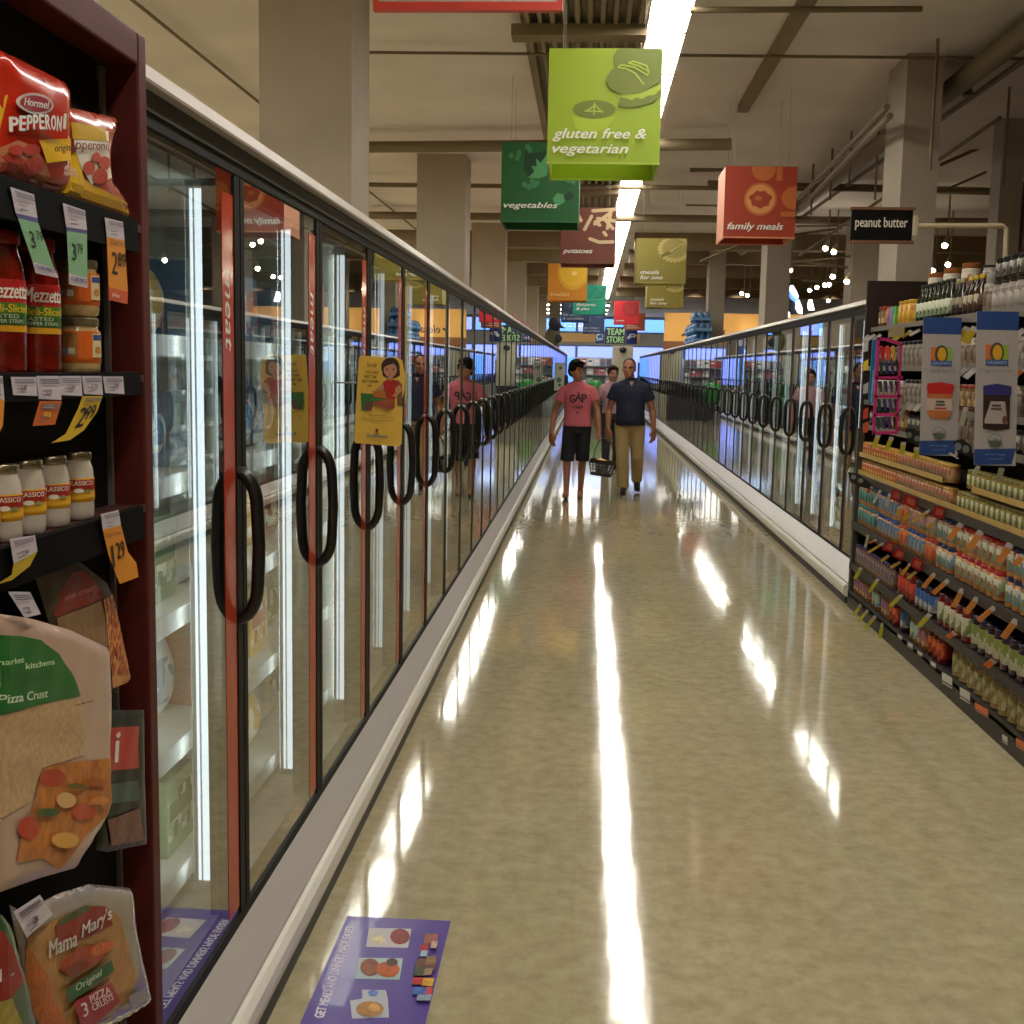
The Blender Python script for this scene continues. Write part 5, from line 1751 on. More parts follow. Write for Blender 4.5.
def person(label, loc, spec):
    g = spec
    t = T('person', label, 'person', loc)
    skin = mat(g['skin'], .5)
    k = g['k']           # stature over 1.71
    W = g['w']           # girth
    body = MB()
    pel = Vector((0, 0, .92 * k))
    tx = g.get('lean', 0)
    rings(body, [(0, 0, .84 * k, .11 * W, .09 * W), (0, 0, .9 * k, .155 * W, .11 * W), (0, 0, .98 * k, .155 * W, .11 * W), (tx * .3, 0, 1.08 * k, .145 * W, .105 * W), (tx * .6, -.005, 1.2 * k, .16 * W, .11 * W), (tx, 0, 1.31 * k, .175 * W, .11 * W), (tx, .005, 1.375 * k, .15 * W, .09 * W), (tx, .01, 1.43 * k, .1 * W, .065), (tx, .01, 1.47 * k, .06, .058)])
    hx, hy = g['head']
    hz = 1.588 * k
    q = 1.12
    limb(body, [(tx, .012, 1.43 * k), (tx + hx * .4, .005, 1.49 * k), (tx + hx * .7, 0, 1.54 * k)], [.062, .055, .056])
    yaw = g['yaw']
    cy, sy = math.cos(yaw), math.sin(yaw)

    def H(x, y, z):          # head frame: -y is the face
        x, y, z = x * q, y * q, z * q
        return (tx + hx + x * cy - y * sy, hy + x * sy + y * cy, hz + z)
    for c, r in (((0, .012, .035), (.074, .09, .086)), ((0, -.008, -.03), (.064, .078, .078)), ((0, -.028, -.072), (.045, .052, .042))):
        p = H(*c)
        body.ball(p, (r[0] * q, r[1] * q, r[2] * q), 18, 12)
    limb(body, [H(0, -.082, .012), H(0, -.095, -.012), H(0, -.1, -.026)], [.009, .012, .014], 8)
    for sd in (-1, 1):
        body.ball(H(sd * .072, .012, -.005), (.014, .02, .032), 10, 8)
        limb(body, [H(sd * .012, -.092, -.027), H(sd * .014, -.088, -.027)], [.008, .008], 6)
        limb(body, [H(sd * .014, -.08, .026), H(sd * .044, -.072, .026)], [.009, .009], 6)
        body.ball(H(sd * .038, -.058, -.022), (.022, .02, .02), 10, 6)
    limb(body, [H(-.02, -.078, -.056), H(0, -.084, -.054), H(.02, -.078, -.056)], [.008, .0095, .008], 8)
    sh = [Vector((tx - .172 * W, .005, 1.345 * k)), Vector((tx + .172 * W, .005, 1.345 * k))]
    arms = []
    for i, sd in ((0, -1), (1, 1)):
        el, wr = Vector(g['elbow'][i]), Vector(g['wrist'][i])
        limb(body, [sh[i] - Vector((sd * .03, 0, 0)), sh[i], sh[i].lerp(el, .5), el, el.lerp(wr, .3), wr], [.055 * W, .056 * W, .049 * W, .039 * W, .041 * W, .027])
        if g.get('grip') == i:
            grip(body, wr, sd)
        else:
            hand(body, wr, sd, .02)
        arms.append((sh[i], el, wr))
    legs = []
    for i, sd in ((0, -1), (1, 1)):
        hp = Vector((sd * .085 * W, 0, .88 * k))
        kn, an = Vector(g['knee'][i]), Vector(g['ankle'][i])
        limb(body, [hp, hp.lerp(kn, .5), kn, kn.lerp(an, .3) + Vector((0, .012, 0)), an], [.086 * W, .07 * W, .052 * W, .05 * W, .034])
        to = Vector(g['toe'][i])
        heel = an + (an - to) * .22
        heel.z = an.z - .045
        limb(body, [heel, an + Vector((0, 0, -.02)), an.lerp(to, .55) + Vector((0, 0, -.012)), to], [.034, .04, .038, .03], 12)
        legs.append((hp, kn, an, to, heel))
    remeshed('body', body, skin, t, .0065, 3)
    # face
    dark = mat('1a1210', .4)
    for sd in (-1, 1):
        e = MB().ball(H(sd * .031, -.0775, .006), (.011, .006, .006) if abs(yaw) < .5 else (.008, .009, .006), 10, 6)
        e.build('eye', mat('2a1d18', .25), t, local=True, smooth=True)
        limb_ = MB().tube([H(sd * .016, -.086, .025), H(sd * .032, -.084, .03), H(sd * .048, -.075, .024)], [.003, .0042, .0025], 6)
        limb_.build('eyebrow', dark, t, local=True)
    MB().tube([H(-.022, -.0835, -.056), H(0, -.0925, -.055), H(.022, -.0835, -.056)], [.0028, .004, .0028], 6).build('mouth', mat('8a4a42', .5), t, local=True)
    # hair
    hb = MB()
    v = g['hairv']
    hb.ball(H(0, .02, .043), ((.077 + v) * q, (.09 + v) * q, (.083 + v) * q), 20, 14)
    hb.ball(H(0, .05, .0), ((.066 + v) * q, (.05 + v) * q, .075 * q), 16, 10)
    for sd in (-1, 1):
        hb.ball(H(sd * .062, .03, .02), ((.016 + v) * q, .04 * q, .048 * q), 12, 8)
    if g.get('fringe'):
        limb(hb, [H(-.052, -.048, .085), H(-.018, -.064, .092), H(.022, -.064, .09), H(.05, -.05, .082)], [.022, .024, .024, .021])
    hm = mat(g['hair'], .85, spec=.15, bump=.3, scale=60)
    remeshed('hair', hb, hm, t, .007, 2)
    # shirt
    sb = MB()
    hem = g['hem']
    e = .017
    sw = g['belly']
    rings(sb, [(0, 0, hem, .172 * W + e * .6, .128 * W + e + sw * .6), (0, -.004, hem + .06, .166 * W + e * .6, .124 * W + e + sw), (tx * .3, -.005, 1.08 * k, .152 * W + e, .112 * W + e + sw), (tx * .6, -.008, 1.2 * k, .163 * W + e, .115 * W + e), (tx, 0, 1.3 * k, .176 * W + e, .113 * W + e), (tx, .005, 1.375 * k, .152 * W + e, .092 * W + e), (tx, .01, 1.43 * k, .108 * W, .075 + e * .5), (tx, .01, 1.46 * k, .075, .066)])
    for i in (0, 1):
        s_, el, wr = arms[i]
        q = s_.lerp(el, g['sleeve'])
        sd = -1 if i == 0 else 1
        limb(sb, [(tx + sd * .03, .012, 1.415 * k), (tx + sd * .1 * W, .01, 1.378 * k), s_ + Vector((0, 0, .004))], [.062, .06 * W, .06 * W])
        limb(sb, [s_ - Vector((sd * .05, 0, -.005)), s_, s_.lerp(q, .6)], [.056 * W + e * .5, .056 * W + e * .7, .056 * W + e])
        sb.tube([s_, s_.lerp(q, .5), q], [.056 * W + e * .8, .057 * W + e, .058 * W + e * 1.2], 14)
    shirt = remeshed('shirt', sb, mat(g['shirt'], .85, noise=.06, scale=30), t, .008, 3)
    if g.get('collar'):
        cb = MB()
        for sd in (-1, 1):
            cb.prism([(tx + sd * .012, -.082, 1.425 * k), (tx + sd * .06, -.058, 1.475 * k), (tx + sd * .075, -.045, 1.45 * k), (tx + sd * .055, -.09, 1.4 * k)], (0, .008, 0))
        cb.tube([(tx + .07 * math.cos(a), .012 + .066 * math.sin(a), 1.468 * k) for a in [math.pi * 2 * q / 20 for q in range(20)]], .011, 6, closed=True)
        cb.build('collar', mat(g['shirt'], .85), t, local=True)
        MB().prism([(tx - .028, -.088, 1.43 * k), (tx + .03, -.088, 1.43 * k), (tx + .003, -.118, 1.375 * k)], (0, .012, 0)).build('neck_opening', skin, t, local=True)
        for z in (1.355, 1.325):
            MB().ball((tx + .003, -.137 * W, z * k), .005, 8, 6).build('button', mat('3a4454', .4), t, local=True)
    # trousers
    tb = MB()
    rings(tb, [(0, 0, .82 * k, .15 * W, .115 * W), (0, 0, .9 * k, .168 * W, .125 * W), (0, 0, .985 * k, .163 * W, .12 * W)])
    for i in (0, 1):
        hp, kn, an, to, heel = legs[i]
        if g['shorts']:
            q = hp.lerp(kn, 1.0) + Vector((0, 0, .0))
            limb(tb, [hp, hp.lerp(q, .4)], [.1 * W, .094 * W])
            tb.tube([hp, hp.lerp(q, .5), q], [.1 * W, .093 * W, .09 * W], 16)
        else:
            limb(tb, [hp, hp.lerp(kn, .5), kn, kn.lerp(an, .45)], [.1 * W, .09 * W, .075 * W, .072 * W])
            tb.tube([kn.lerp(an, .4), kn.lerp(an, .8), an + Vector((0, -.005, -.01))], [.073 * W, .068 * W, .066 * W], 16)
    remeshed('shorts' if g['shorts'] else 'trousers', tb, mat(g['trou'], .85, noise=.07, scale=25), t, .008, 3)
    for i in (0, 1):
        hp, kn, an, to, heel = legs[i]
        fb = MB()
        d = (to - heel)
        if g['shorts']:
            o = Vector((0, 0, -.03))
            fb.tube([heel + o + d * -.02, heel.lerp(to, .3) + o, heel.lerp(to, .75) + o + Vector((0, 0, .004)), to + o + d * .12 + Vector((0, 0, .006))], [.034, .036, .044, .028], 14, flat=.25)
            f = remeshed('flip_flop', fb, mat('2a201c', .6), t, .006, 2)
            m_ = heel.lerp(to, .82) + Vector((0, 0, .02))
            for sd in (-1, 1):
                MB().tube([m_ + Vector((0, -.01, -.02)), m_ + Vector((sd * .02, .02, .012)), m_ + Vector((sd * .04, .06, -.03))], .005, 6).build('strap', mat('3a2a22', .6), f, local=True)
        else:
            limb(fb, [heel + Vector((0, .005, .01)), an + Vector((0, -.01, -.025)), an.lerp(to, .6) + Vector((0, 0, -.008)), to + d * .06], [.042, .045, .042, .034], 14)
            f = remeshed('shoe', fb, mat('17120f', .45), t, .007, 3)
            sb2 = MB().tube([heel + Vector((0, .01, -.03)), heel.lerp(to, .4) + Vector((0, 0, -.036)), heel.lerp(to, .8) + Vector((0, 0, -.03)), to + d * .12 + Vector((0, 0, -.022))], [.036, .038, .044, .03], 12, flat=.3)
            sb2.build('sole', mat('0d0b0a', .6), f, local=True, smooth=True)
    return t, shirt


P1, sh1 = person('younger man in a pink lettered T-shirt and black shorts carrying a basket', (-.12, 14.75, 0), dict(
    skin='a06a4c', k=1.0, w=.97, lean=.0, head=(-.02, -.01), yaw=.62, hair='15100d', hairv=.009, fringe=True, hem=.905, belly=.0, shirt='c2616a', sleeve=.5, shorts=True, trou='14131a',
    elbow=[(-.285, .03, 1.08), (.245, .0, 1.1)], wrist=[(-.315, -.03, .83), (.27, -.08, .87)], grip=1,
    knee=[(-.115, -.03, .47), (.075, .03, .475)], ankle=[(-.115, -.1, .085), (.06, .16, .085)], toe=[(-.13, -.27, .055), (.06, .0, .035)]))
P2, sh2 = person('older man in a navy polo shirt and khaki trousers walking empty handed', (.56, 15.45, 0), dict(
    skin='9c674a', k=1.025, w=1.1, lean=.0, head=(-.035, -.02), yaw=-.22, hair='2e2621', hairv=.0, hem=.9, belly=.035, shirt='141a30', sleeve=.55, shorts=False, trou='a58d5e', collar=True,
    elbow=[(-.275, .04, 1.1), (.285, .04, 1.1)], wrist=[(-.285, -.04, .86), (.31, -.03, .86)],
    knee=[(-.09, -.06, .49), (.105, .02, .49)], ankle=[(-.06, -.02, .09), (.125, .34, .16)], toe=[(-.075, -.18, .04), (.135, .22, .05)]))
P3, sh3 = person('person in a pink grey top half hidden behind the man in the navy polo', (.41, 19.5, 0), dict(
    skin='a8745a', k=.97, w=.95, lean=.0, head=(.0, 0), yaw=.2, hair='2a1d18', hairv=.005, fringe=True, hem=.9, belly=.0, shirt='a8828a', sleeve=.5, shorts=False, trou='2a2a30',
    elbow=[(-.26, .03, 1.05), (.26, .03, 1.05)], wrist=[(-.27, -.03, .82), (.27, -.03, .82)],
    knee=[(-.09, -.03, .46), (.09, .03, .46)], ankle=[(-.09, -.02, .085), (.09, .05, .085)], toe=[(-.1, -.17, .035), (.1, -.1, .035)]))


def onshirt(name, parent, shirt, words, m):
    """lettering laid on the chest"""
    bpy.context.view_layer.update()
    P = Print(lambda u, v, h: Vector((u, 0, v)), 0, .012)
    for w_, bx, bold in words:
        P.text(w_, bx, m, 0, bold)
    o = P.build(name, parent, local=True)
    for v in o.data.vertices:
        ok, hit, nrm, ix = shirt.ray_cast(Vector((v.co.x, -1, v.co.z)), Vector((0, 1, 0)))
        v.co.y = (hit.y if ok else -.13) - .0035
    return o


TEE = mat('4a2630', .8)
gl = []
for ch, x0, x1, z in (('G', -.095, -.035, 1.2), ('A', -.028, .042, 1.222), ('P', .05, .108, 1.205)):
    gl.append((ch, (x0, z, x1, z + .1), .05))
gl += [('1969', (-.05, 1.125, .065, 1.165), .06), ('SF', (-.018, 1.065, .028, 1.095), .04)]
onshirt('lettering', P1, sh1, gl, TEE)

# basket in the young man's hand
bx, by, bz = .185, 14.68, .3
t = T('shopping_basket', 'black plastic shopping basket held between the two walking men', 'basket', (bx, by, bz))
t.rotation_euler = (0, math.radians(7), 0)
BK = mat('141312', .45)
b = MB()
lo, hi = [], []
wt, dt, wb, db, hh = .165, .11, .125, .085, .2
for (w0, d0, z0, w1, d1, z1) in ((wb, db, 0, wb + .006, db + .004, .03), (wt - .012, dt - .008, hh - .05, wt, dt, hh)):
    for inset in (0,):
        R4 = lambda w_, d_, z_: [(-w_, -d_, z_), (w_, -d_, z_), (w_, d_, z_), (-w_, d_, z_)]
        th = .006
        r0, r1 = R4(w0, d0, z0), R4(w1, d1, z1)
        q0, q1 = R4(w0 - th, d0 - th, z0), R4(w1 - th, d1 - th, z1)
        b.quad_strip([q0, r0, r1, q1, q0], cap=False)
b.box(-wb, wb, -db, db, 0, .006)
for k in range(9):
    f = -1 + 2 * k / 8
    for sg in (-1, 1):
        b.tube([(wb * f, sg * (db + .002), .02), (wt * f * .98, sg * (dt - .006), hh - .04)], .0055, 6)
for k in range(6):
    f = -1 + 2 * k / 5
    for sg in (-1, 1):
        b.tube([(sg * (wb + .003), db * f, .02), (sg * (wt - .008), dt * f * .97, hh - .04)], .0055, 6)
for z_ in (.075, .115):
    q = z_ / hh
    w_, d_ = wb + (wt - wb) * q, db + (dt - db) * q
    b.tube([(-w_, -d_, z_), (w_, -d_, z_), (w_, d_, z_), (-w_, d_, z_)], .005, 6, closed=True)
b.build('basket', BK, t, local=True)
for sg in (-1, 1):
    pts = [(-wt * .75, sg * dt * .4, hh - .01)]
    for k in range(9):
        a = math.pi * k / 8
        pts.append((-math.cos(a) * wt * .72, sg * dt * .4 * (1 - math.sin(a) * .85), hh + .02 + .25 * math.sin(a) ** .8))
    pts.append((wt * .75, sg * dt * .4, hh - .01))
    MB().tube(pts, .006, 8).build('handle', BK, t, local=True, smooth=True)
o = MB().ball((0, 0, 0), (.075, .04, .03), 14, 8).build('banana_bag', mat('d9a01c', .35, coat=.5), smooth=True)
o.location = (bx + .0, by - .02, bz + .185)
tag(o, 'yellow packet lying in the shopping basket', 'packet')
o = MB().box(-.07, .05, -.06, .06, 0, .14).build('grocery_carton', label_mat('7a7068', 'a89c8a', '4a4440', 22), bevel=.006)
o.location = (bx, by, bz + .022)
o.rotation_euler = (0, math.radians(7), 0)
tag(o, 'grey carton standing low in the shopping basket', 'carton')

# ================================================================== FLOOR DECAL
q = [onZ(a, b, 0) for a, b in ((303, 1024), (432, 1024), (448, 920), (346, 918))]
DX0, DX1, DY1, DY0 = -.668, -.36, 3.28, 2.45
t = T('floor_decal', 'purple floor decal with meal pictures lying on the floor beside the meat freezers', 'floor decal', ((DX0 + DX1) / 2, 2.9, 0))
box(DX0, DX1, DY0, DY1, .0003, .0016).build('sheet', mat('4f3594', .3, noise=.05, coat=.12), t)
P = Print(planeZ(.0016), .0003)


def dz(pts):
    return [(lambda v: (v.x, v.y))(onZ(a, b, .0016)) for a, b in pts]


P.pz = dz
a, b2, c = [Vector(v) for v in dz([(323.5, 1018), (355, 926), (314, 1017)])]
P.text('GET MEALS AND DINNERS MADE EASIER', None, mat('e6e0f0', .5), 0, .04, corner=(a, b2 - a, c - a))
for pts, m in (([(369, 928), (411.5, 929), (408, 948), (366, 947)], 'c9c0c4'), ([(358, 958), (403, 958.5), (399.5, 980), (355, 979)], 'a8bcc0'), ([(362, 990), (386, 990.5), (388, 1000), (389, 1018), (352, 1019), (350, 1001), (362, 999)], 'b8bcc8')):
    P.poly(dz(pts), mat(m, .35))
for cx, cy, rx, ry, c in ((400, 937, 10, 8, '8a2f28'), (378, 940, 8, 5, 'd8ccae'), (370, 968, 10, 9, '8a4a30'), (388, 970, 12, 8, 'b8581f'), (392, 963, 6, 4, '4a2418'), (370, 1010, 14, 8, 'a8783a'), (374, 1009, 6, 4, 'd0a05a'), (373, 994, 5, 3, '5a7ab8')):
    P.poly(dz([(cx + rx * math.cos(k * .52), cy + ry * math.sin(k * .52)) for k in range(12)]), mat(c, .4, noise=.3, scale=40))
for x, y, w_, h_, c in ((431, 940, 13, 10, '9c5a4a'), (424, 949, 8, 7, 'b02430'), (424, 955, 7, 6, '9ab0c8'), (426, 966, 20, 12, '6a3a2c'), (431, 962, 10, 8, '8a6a3a'), (420, 973, 12, 9, '3a4a2a'), (418, 983, 12, 7, 'b01c28'), (428, 984, 11, 8, 'd0a030'), (422, 993, 18, 7, '3a5fae'), (429, 993, 6, 8, 'c0383a'), (424, 1000, 14, 6, '8a98b0'), (428, 974, 8, 7, '9a7a5a'), (434, 947, 6, 7, 'c8a898')):
    P.poly(dz([(x - w_ / 2 + .9, y - h_ / 2), (x + w_ / 2 + .9, y - h_ / 2), (x + w_ / 2 - .9, y + h_ / 2), (x - w_ / 2 - .9, y + h_ / 2)]), mat(c, .4, noise=.25, scale=60))
P.build('printed_pattern', t)

# ================================================================== YELLOW CARD ON THE GLASS DOOR
FY = 3.82
t = T('hanging_sign_card', 'yellow card with a cartoon woman in red sticking out from the freezer door', 'sign card', onY(356, 443, FY))
out = [onY(a, b, FY) for a, b in ((355.5, 443), (398, 446.5), (401.5, 444), (402.5, 407), (400.5, 404.5), (404, 392), (405, 375), (402, 360), (394, 356), (387, 358), (383, 357), (360.5, 355.5), (359, 357.5), (354, 440.5))]
MB().prism(out, (0, .003, 0)).build('card', mat('e6ba4c', .35), t)
P = Print(lambda u, v, h: Vector((u, FY - h, v)), .0005)
P.pz = lambda pts: [(lambda v: (v.x, v.z))(onY(a, b, FY)) for a, b in pts]
z = P.pz


def el(cx, cy, rx, ry, m, n=18):
    P.poly(z([(cx + rx * math.cos(2 * math.pi * k / n), cy + ry * math.sin(2 * math.pi * k / n)) for k in range(n)]), m)


P.poly(z([(397, 379), (402, 384), (402.4, 406.5), (397, 406)]), '7a5a3a')
el(390.5, 367, 9.3, 9.7, '3a2218')
P.poly(z([(381.5, 366), (383, 376), (387, 378), (396, 378), (400, 375.5), (399.5, 364)]), '3a2218')
el(390.4, 370, 6.6, 7.4, 'c98d6a')
P.poly(z([(383.5, 368), (384, 361), (391, 359), (397, 361), (397.8, 368), (394, 363.5), (388, 365)]), '3a2218')
for x in (387, 393.7):
    el(x, 369.3, 1.0, .9, '2a1a14', 10)
P.poly(z([(388.6, 374), (391.5, 374.2), (390, 375.2)]), 'a0403a')
P.poly(z([(388.5, 376.5), (392.5, 376.5), (393, 380), (388, 380)]), 'c98d6a')
P.poly(z([(383, 382), (387.5, 379.5), (390, 382), (393, 379.5), (398, 381), (399.5, 386), (395.5, 388), (395.5, 394), (396, 399), (387, 398.5), (387, 394), (384.5, 389)]), 'b0201c')
P.poly(z([(382.8, 383), (384, 389), (378, 391), (375, 390), (379, 387)]), 'c98d6a')
P.poly(z([(397, 386), (400, 385), (402.6, 390), (396, 397), (392, 396), (397, 391)]), 'c98d6a')
P.poly(z([(361, 393), (374, 394), (374, 403), (372, 410), (362, 410)]), '2f6a34')
P.poly(z([(366, 402), (372.5, 401.5), (372, 410.5), (365.5, 410.5)]), '6a4030')
P.poly(z([(373, 391), (386, 392.5), (387, 398), (374, 397)]), 'b86a24')
P.poly(z([(372, 398), (386, 398.5), (385, 402), (372, 401.5)]), '3f7a3a')
P.poly(z([(374, 401), (395.5, 399.5), (395, 408), (388, 410), (380, 406), (375, 405)]), '9a4a34')
P.poly(z([(382, 399.5), (395.6, 399), (395.4, 405), (384, 405.5)]), 'a8562c')
BR = mat('5a4418', .5)
for tx, px in (('YOU ARE', [(366, 373.4), (379, 374), (366, 370.8)]), ('MEET THE', [(365, 378), (377, 378.4), (365, 375.2)]), ('BEST DINNER', [(363, 382.6), (379, 383), (363, 379.8)]), ('yet', [(368, 387.3), (372, 387.4), (368, 384.4)]), ('Eat well', [(368, 367), (377, 367.3), (368, 362.5)])):
    txt(P, tx, px, BR if tx != 'Eat well' else mat('9a7a3a', .5), 0, .03)
for tx, px in (('Ask about taste', [(369, 415.6), (387, 416.4), (369, 414)]), ('ready to enjoy meals for a dinner', [(361.5, 418), (395, 419), (361.5, 416.4)]), ('made simple at home with flavour', [(362, 420.2), (394, 421.3), (362, 418.7)]), ('every day', [(371, 423), (384, 423.6), (371, 421.6)])):
    txt(P, tx, px, mat('4a3818', .5), 0, 0)
el(377.5, 430.2, 1.5, 2, '5a3a18', 10)
P.poly(z([(376, 432), (379, 432), (380, 435), (375, 435)]), 'a8862c')
txt(P, 'Schwan', [(367.5, 436.7), (388, 437.8), (367.5, 433.2)], mat('5a6a8a', .4), 0, .05)
P.build('printed_pattern', t)
MB().tube([(-.829, FY + .0015, 1.56), (-.745, FY + .0015, 1.56)], .003, 6).build('suction_clip', mat('8a8a88', .3), t)

# white card sticking out far down the same doors
t = T('hanging_sign_card', 'white card with green print sticking out far down the run of freezers', 'sign card', onY(554, 390, 25.2))
MB().prism([onY(a, b, 25.2) for a, b in ((554, 390.5), (563.8, 390), (565, 363), (555, 362.5))], (0, .01, 0)).build('card', mat('b9b4a4', .5), t)
for cx, cy, r in ((559, 380, 2.6), (560.5, 368, 1.6), (559.5, 385, 1.6)):
    MB().prism([onY(cx + r * math.cos(k * .63), cy + r * math.sin(k * .63), 25.195) for k in range(10)], (0, .004, 0)).build('print', mat('3f6a5a', .5), t)

# ================================================================== ON TOP OF THE FREEZERS
for i, (px, wy) in enumerate(((492, .9), (500, 1.0), (508, 1.1))):
    p = onX(px, 312, -.95)
    Yc = 14.4 + 2.3 * i
    b = MB().box(-1.25, -.92, Yc, Yc + 1.9, 2.1535, 2.26)
    b.cm = 1
    b.box(-.92, -.917, Yc + .03, Yc + 1.87, 2.17, 2.24)
    o = b.build('flat_carton', [mat('b8737a', .5), mat('8a3a4a', .5)])
    tag(o, '%s long pink carton lying on top of the freezers, counted from the aisle start' % nth(i + 1), 'carton', 'pink cartons on the freezers')
t = T('stuffed_toy', 'dark rounded bird shaped toy standing on the far end of the freezers', 'toy', (-1.0, 32, 2.155))
MB().ball((-1.0, 32, 2.43), (.2, .18, .27), 14, 10).build('body', mat('4a4a2c', .8), t, smooth=True)
MB().ball((-.93, 31.97, 2.78), (.17, .16, .19), 14, 10).build('head', mat('1c1c28', .8), t, smooth=True)
MB().tube([(-.8, 31.9, 2.74), (-.66, 31.88, 2.68)], [.06, .01], 8).build('beak', mat('2a2a34', .7), t)
MB().ball((-.84, 31.9, 2.4), (.12, .08, .12), 10, 8).build('wing', mat('20202c', .8), t, smooth=True)

WAT = mat('35689c', .3, noise=.25, scale=6)
WAT2 = mat('6f9cc4', .3)
k = 0
for lv, cnt, z0 in ((0, 3, 2.154), (1, 3, 2.375), (2, 1, 2.596)):
    for i in range(cnt):
        Yw = 24.4 + i * .8 + (.0 if lv < 2 else .1) + lv * .12
        k += 1
        t = T('water_bottle_pack', '%s blue shrink wrapped water bottle pack stacked on the opposite freezers' % nth(k), 'water pack', (2.28, Yw, z0), 'water packs on the freezers')
        b = MB()
        for ix in range(3):
            for iy in range(5):
                b.lathe([(.055, 0), (.06, .02), (.06, .14), (.03, .185), (.018, .19), (.018, .215)], 8, (2.15 + .125 * ix, Yw - .25 + .125 * iy, z0))
        b.build('bottle_cluster', WAT, t, smooth=True)
        box(2.085, 2.47, Yw - .32, Yw + .32, z0 + .04, z0 + .1).build('wrap_band', WAT2, t)

o = MB().tube([(3.0, 20.5, 0), (3.0, 20.5, 3.0)], .055, 12).build('orange_post', mat('c0562a', .5))
tag(o, 'thin orange post rising behind the freezers between two pillars', 'post')
t = T('hanging_neon_sign', 'bright white and blue lit figure sign glowing behind the freezers', 'neon sign', onY(797, 310, 20))
NW = mat((.75, .86, 1), emit=3)
NB = mat((.06, .18, .9), emit=1.2)
for px, m, nm, dy in (([(788, 293), (792, 284.5), (796, 293), (799, 300), (796, 303), (791, 299)], NB, 'blue_tube', 0), ([(790, 286), (793, 286), (796, 291), (798.5, 297), (796, 299), (793, 295), (790, 291)], NW, 'white_tube', -.03), ([(789, 300), (795, 304), (794.5, 314), (789, 315)], mat('14141c', .5), 'dark_back', .02), ([(796, 301), (799, 300), (802, 308), (802, 314), (798, 313), (795.5, 308)], NW, 'white_tube', -.02), ([(787.5, 311), (789.5, 313), (789.5, 317), (787.5, 317)], NW, 'white_tube', -.03)):
    MB().prism([onY(a, b, 20) + Vector((0, dy, 0)) for a, b in px], (0, .03, 0)).build(nm, m, t)
t = T('hanging_neon_sign', 'small white lit sign glowing beside the larger blue and white one', 'neon sign', onY(811, 311, 20))
MB().prism([onY(a, b, 20) for a, b in ((809, 300), (812, 299.5), (813, 304), (814.5, 310), (809, 310), (808, 306))], (0, .05, 0)).build('white_tube', NW, t)
for px in (774.5, 779.5):
    MB().prism([onY(a, b, 21) for a, b in ((px, 307), (px + 4, 307), (px + 4, 309.5), (px, 309.5))], (0, .04, 0)).build('small_lamp', mat((1, .95, .85), emit=1.5), t)

# ================================================================== FAR END
t = T('orange_fascia', 'orange wall fascia with a leaf and lettering above the far right checkout corner', 'fascia', (6, 40, 0))
box(2.5, 12, 40, 40.3, 2.58, 3.52).build('panel', mat('f7bd62', .6), t)
box(2.5, 12, 40.02, 40.28, 1.9, 2.58).build('lower_panel', mat('8a5830', .6), t)
for x in (2.6, 6, 9.5, 11.9):
    box(x - .08, x + .08, 40.05, 40.25, 0, 1.9).build('post', mat('5a4030', .6), t)
for i, x in enumerate((3.2, 4.5, 5.9, 7.3, 8.8, 10.4)):  # spot lamps added only to brighten the dim fascia
    ts = T('track_spotlight', '%s added fill spotlight before the orange fascia' % nth(i + 1), 'spotlight', (x, 35.2, 3.9), 'added fill spotlights before the orange fascia')
    d = Vector((0, 4.8, -.98)).normalized()
    MB().tube([-d * .14, d * .02], .07, 12).build('housing', TRK, ts, local=True, smooth=True)
    MB().tube([(0, 0, .05), (0, 0, ZC - 3.9)], .015, 6).build('stem', TRK, ts, local=True)
    ld = bpy.data.lights.new('lamp', 'SPOT')
    ld.energy = 260
    ld.spot_size = .5
    ld.spot_blend = .9
    ld.color = (1, .88, .68)
    ld.shadow_soft_size = .05
    lo = bpy.data.objects.new('lamp', ld)
    C.objects.link(lo)
    lo.parent = ts
    lo.location = d * .06
    lo.rotation_euler = d.to_track_quat('-Z', 'Y').to_euler()
P = Print(planeY(40), .003)
P.ell(3.17, 2.82, .13, .045, '2a1c12', rot=.5)
P.text('elevated', (3.36, 2.72, 4.5, 2.98), mat('4a3018', .5), .2, .02)
P.build('lettering', t)
cq = T('white_booth', 'cream coloured booth wall below the team store sign', 'booth', (1.15, 41, 0))
box(.82, 1.52, 41, 41.5, 0, 2.42).build('wall_board', mat('c4bda2', .6), cq)
MB().ball((1.16, 40.93, 2.28), (.12, .1, .1), 12, 8).build('camera_dome', mat('1c2430', .4), cq, smooth=True)
t = T('checkout_counter', 'long black checkout counter at the far end of the aisle', 'counter', (0, 39, 0))
box(-.15, 1.35, 39, 39.8, 0, .95).build('cabinet', mat('2a2e3a', .5), t)
box(-.18, 1.38, 38.95, 39.85, .95, 1.0).build('top', mat('2a2c34', .35), t)
box(-.1, .9, 38.97, 39, .55, .8).build('panel', mat('3a4254', .5), t)
t = T('magazine_rack', 'lit white rack of magazines behind the far checkout counter', 'magazine rack', (0, 40.2, 0))
MB().box(-.45, .85, 40.3, 40.36, 0, 2.0).build('back_board', mat('c8ccd8', .4), t)
for z0 in (1.1, 1.4, 1.7):
    box(-.45, .85, 40.12, 40.3, z0, z0 + .02).build('shelf', mat('9aa0b0', .4), t)
MC = ('b02430', 'e0dcd4', '24386c', 'd8d4d0', '8a2030', '202430', 'c8c4d0')
n = 0
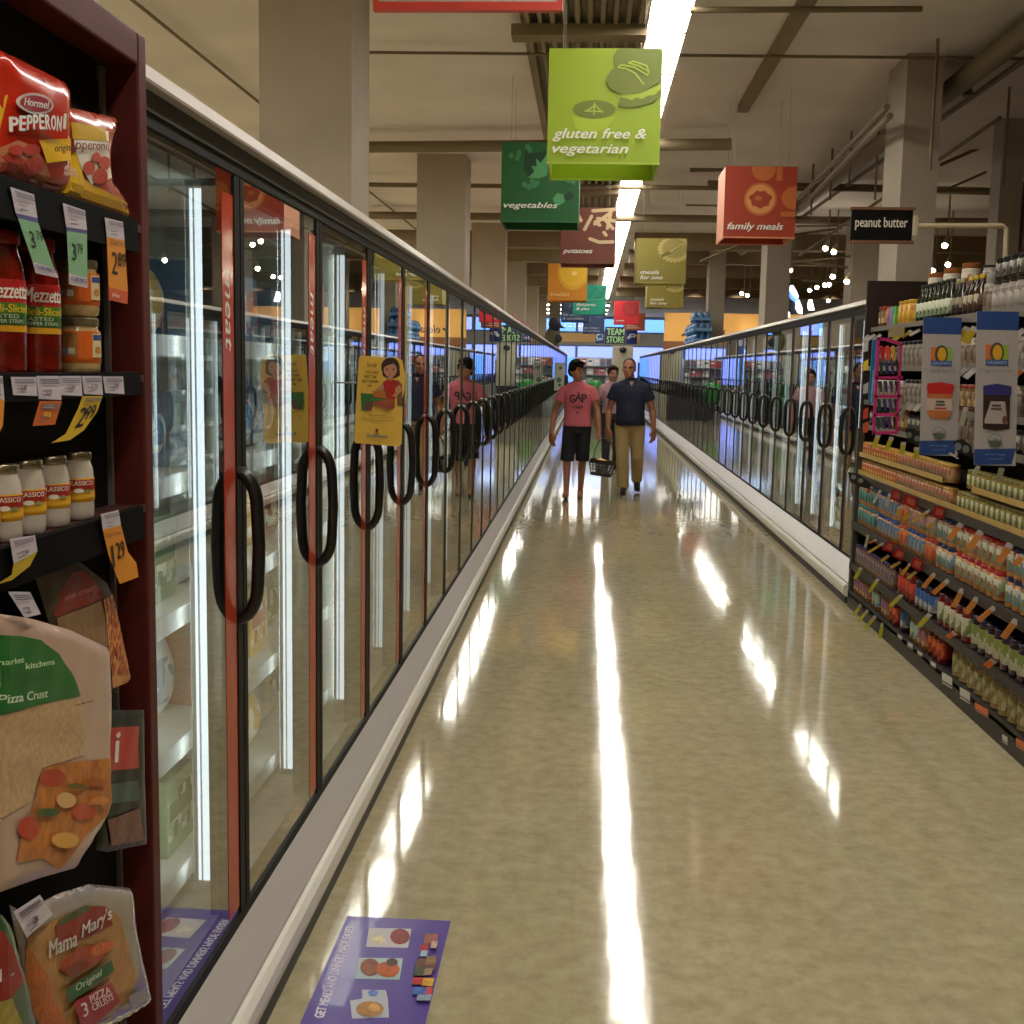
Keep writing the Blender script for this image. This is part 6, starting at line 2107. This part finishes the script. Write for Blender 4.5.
for zi, z0 in enumerate((1.122, 1.422, 1.722)):
    for i in range(6):
        b = MB()
        x = -.36 + .21 * i
        b.prism([(x - .085, 40.16, z0), (x + .085, 40.16, z0), (x + .085, 40.24, z0 + .23), (x - .085, 40.24, z0 + .23)], (0, .015, 0))
        b.cm = 1
        b.prism([(x - .06, 40.195, z0 + .12), (x + .06, 40.195, z0 + .12), (x + .06, 40.215, z0 + .18), (x - .06, 40.215, z0 + .18)], (0, .004, 0))
        o = b.build('magazine', [mat(MC[(i * 3 + zi * 2) % 7], .4), mat(MC[(i + zi * 3 + 1) % 7], .4)])
        n += 1
        tag(o, '%s magazine on the %s shelf of the far rack' % (nth(i + 1), ('lowest', 'middle', 'top')[zi]), 'magazine', 'magazines on the far rack')
t = T('shopping_bag', 'bright green crumpled shopping bag standing before the far counter', 'bag', (.22, 36.5, 0))
b = MB()
rr = []
for kk, (z_, r_) in enumerate(((0, .2), (.05, .27), (.28, .31), (.52, .31), (.7, .29), (.82, .22), (.88, .1))):
    rr.append([(.22 + r_ * (1 + .12 * math.sin(5 * a + kk)) * math.cos(a), 36.5 + r_ * .8 * math.sin(a), z_ + .75 * 0 + .03 * math.sin(3 * a + kk)) for a in [2 * math.pi * j / 24 for j in range(24)]])
b.quad_strip(rr)
o = b.build('bag_body', mat('1f8a34', .5), t, smooth=True)
for sg in (-1, 1):
    MB().tube([(.22 + sg * .12, 36.5, .8), (.22 + sg * .1, 36.5, .98), (.22 + sg * .02, 36.5, 1.03)], .015, 6).build('handle', mat('1f9a34', .35), t)
t.location.z = 0
st = T('bag_stand', 'small dark stand carrying the bright green bag at the far end', 'stand', (.22, 36.5, 0))
box(-.05, .5, 36.2, 36.8, .5, .55).build('top', mat('20242c', .5), st)
for sx in (0, .44):
    for sy in (36.24, 36.74):
        box(sx - .02, sx + .02, sy - .02, sy + .02, 0, .5).build('leg', mat('20242c', .5), st)
t.location.z = .6
t.scale = (.84, .84, .74)
for i, (px, py, Y, w_, h_, c, nm, lb) in enumerate(((645, 372, 49, .6, 1.5, '5a78b0', 'display_stand', 'blue display stand beyond the far opposite freezers'), (533, 340, 52, .5, 1.0, '3a5a9a', 'display_stand', 'tall blue poster stand before the far windows'))):
    p = onY(px, py, Y)
    t = T(nm, lb, 'display stand', (p.x, Y, 0))
    box(p.x - w_ / 2, p.x + w_ / 2, Y, Y + .3, .1, p.z + h_ / 4).build('board', mat(c, .5), t)
    box(p.x - w_ / 2 - .05, p.x + w_ / 2 + .05, Y - .05, Y + .35, 0, .1).build('foot', mat('2a2c34', .5), t)
    box(p.x - w_ / 3, p.x + w_ / 3, Y - .01, Y, p.z - h_ * .1, p.z + h_ * .15).build('poster', mat('c9ccd8', .5), t)

t = T('hanging_yellow_strip', 'tall narrow yellow paper strip on the glass just beyond the yellow card', 'paper strip', (-.8, 5.36, 1.36))
box(-.829, -.8275, 5.325, 5.395, 1.36, 1.97).build('strip', mat('b89a30', .45), t)
box(-.8275, -.827, 5.335, 5.385, 1.36, 1.45).build('red_end', mat('a8483a', .45), t)
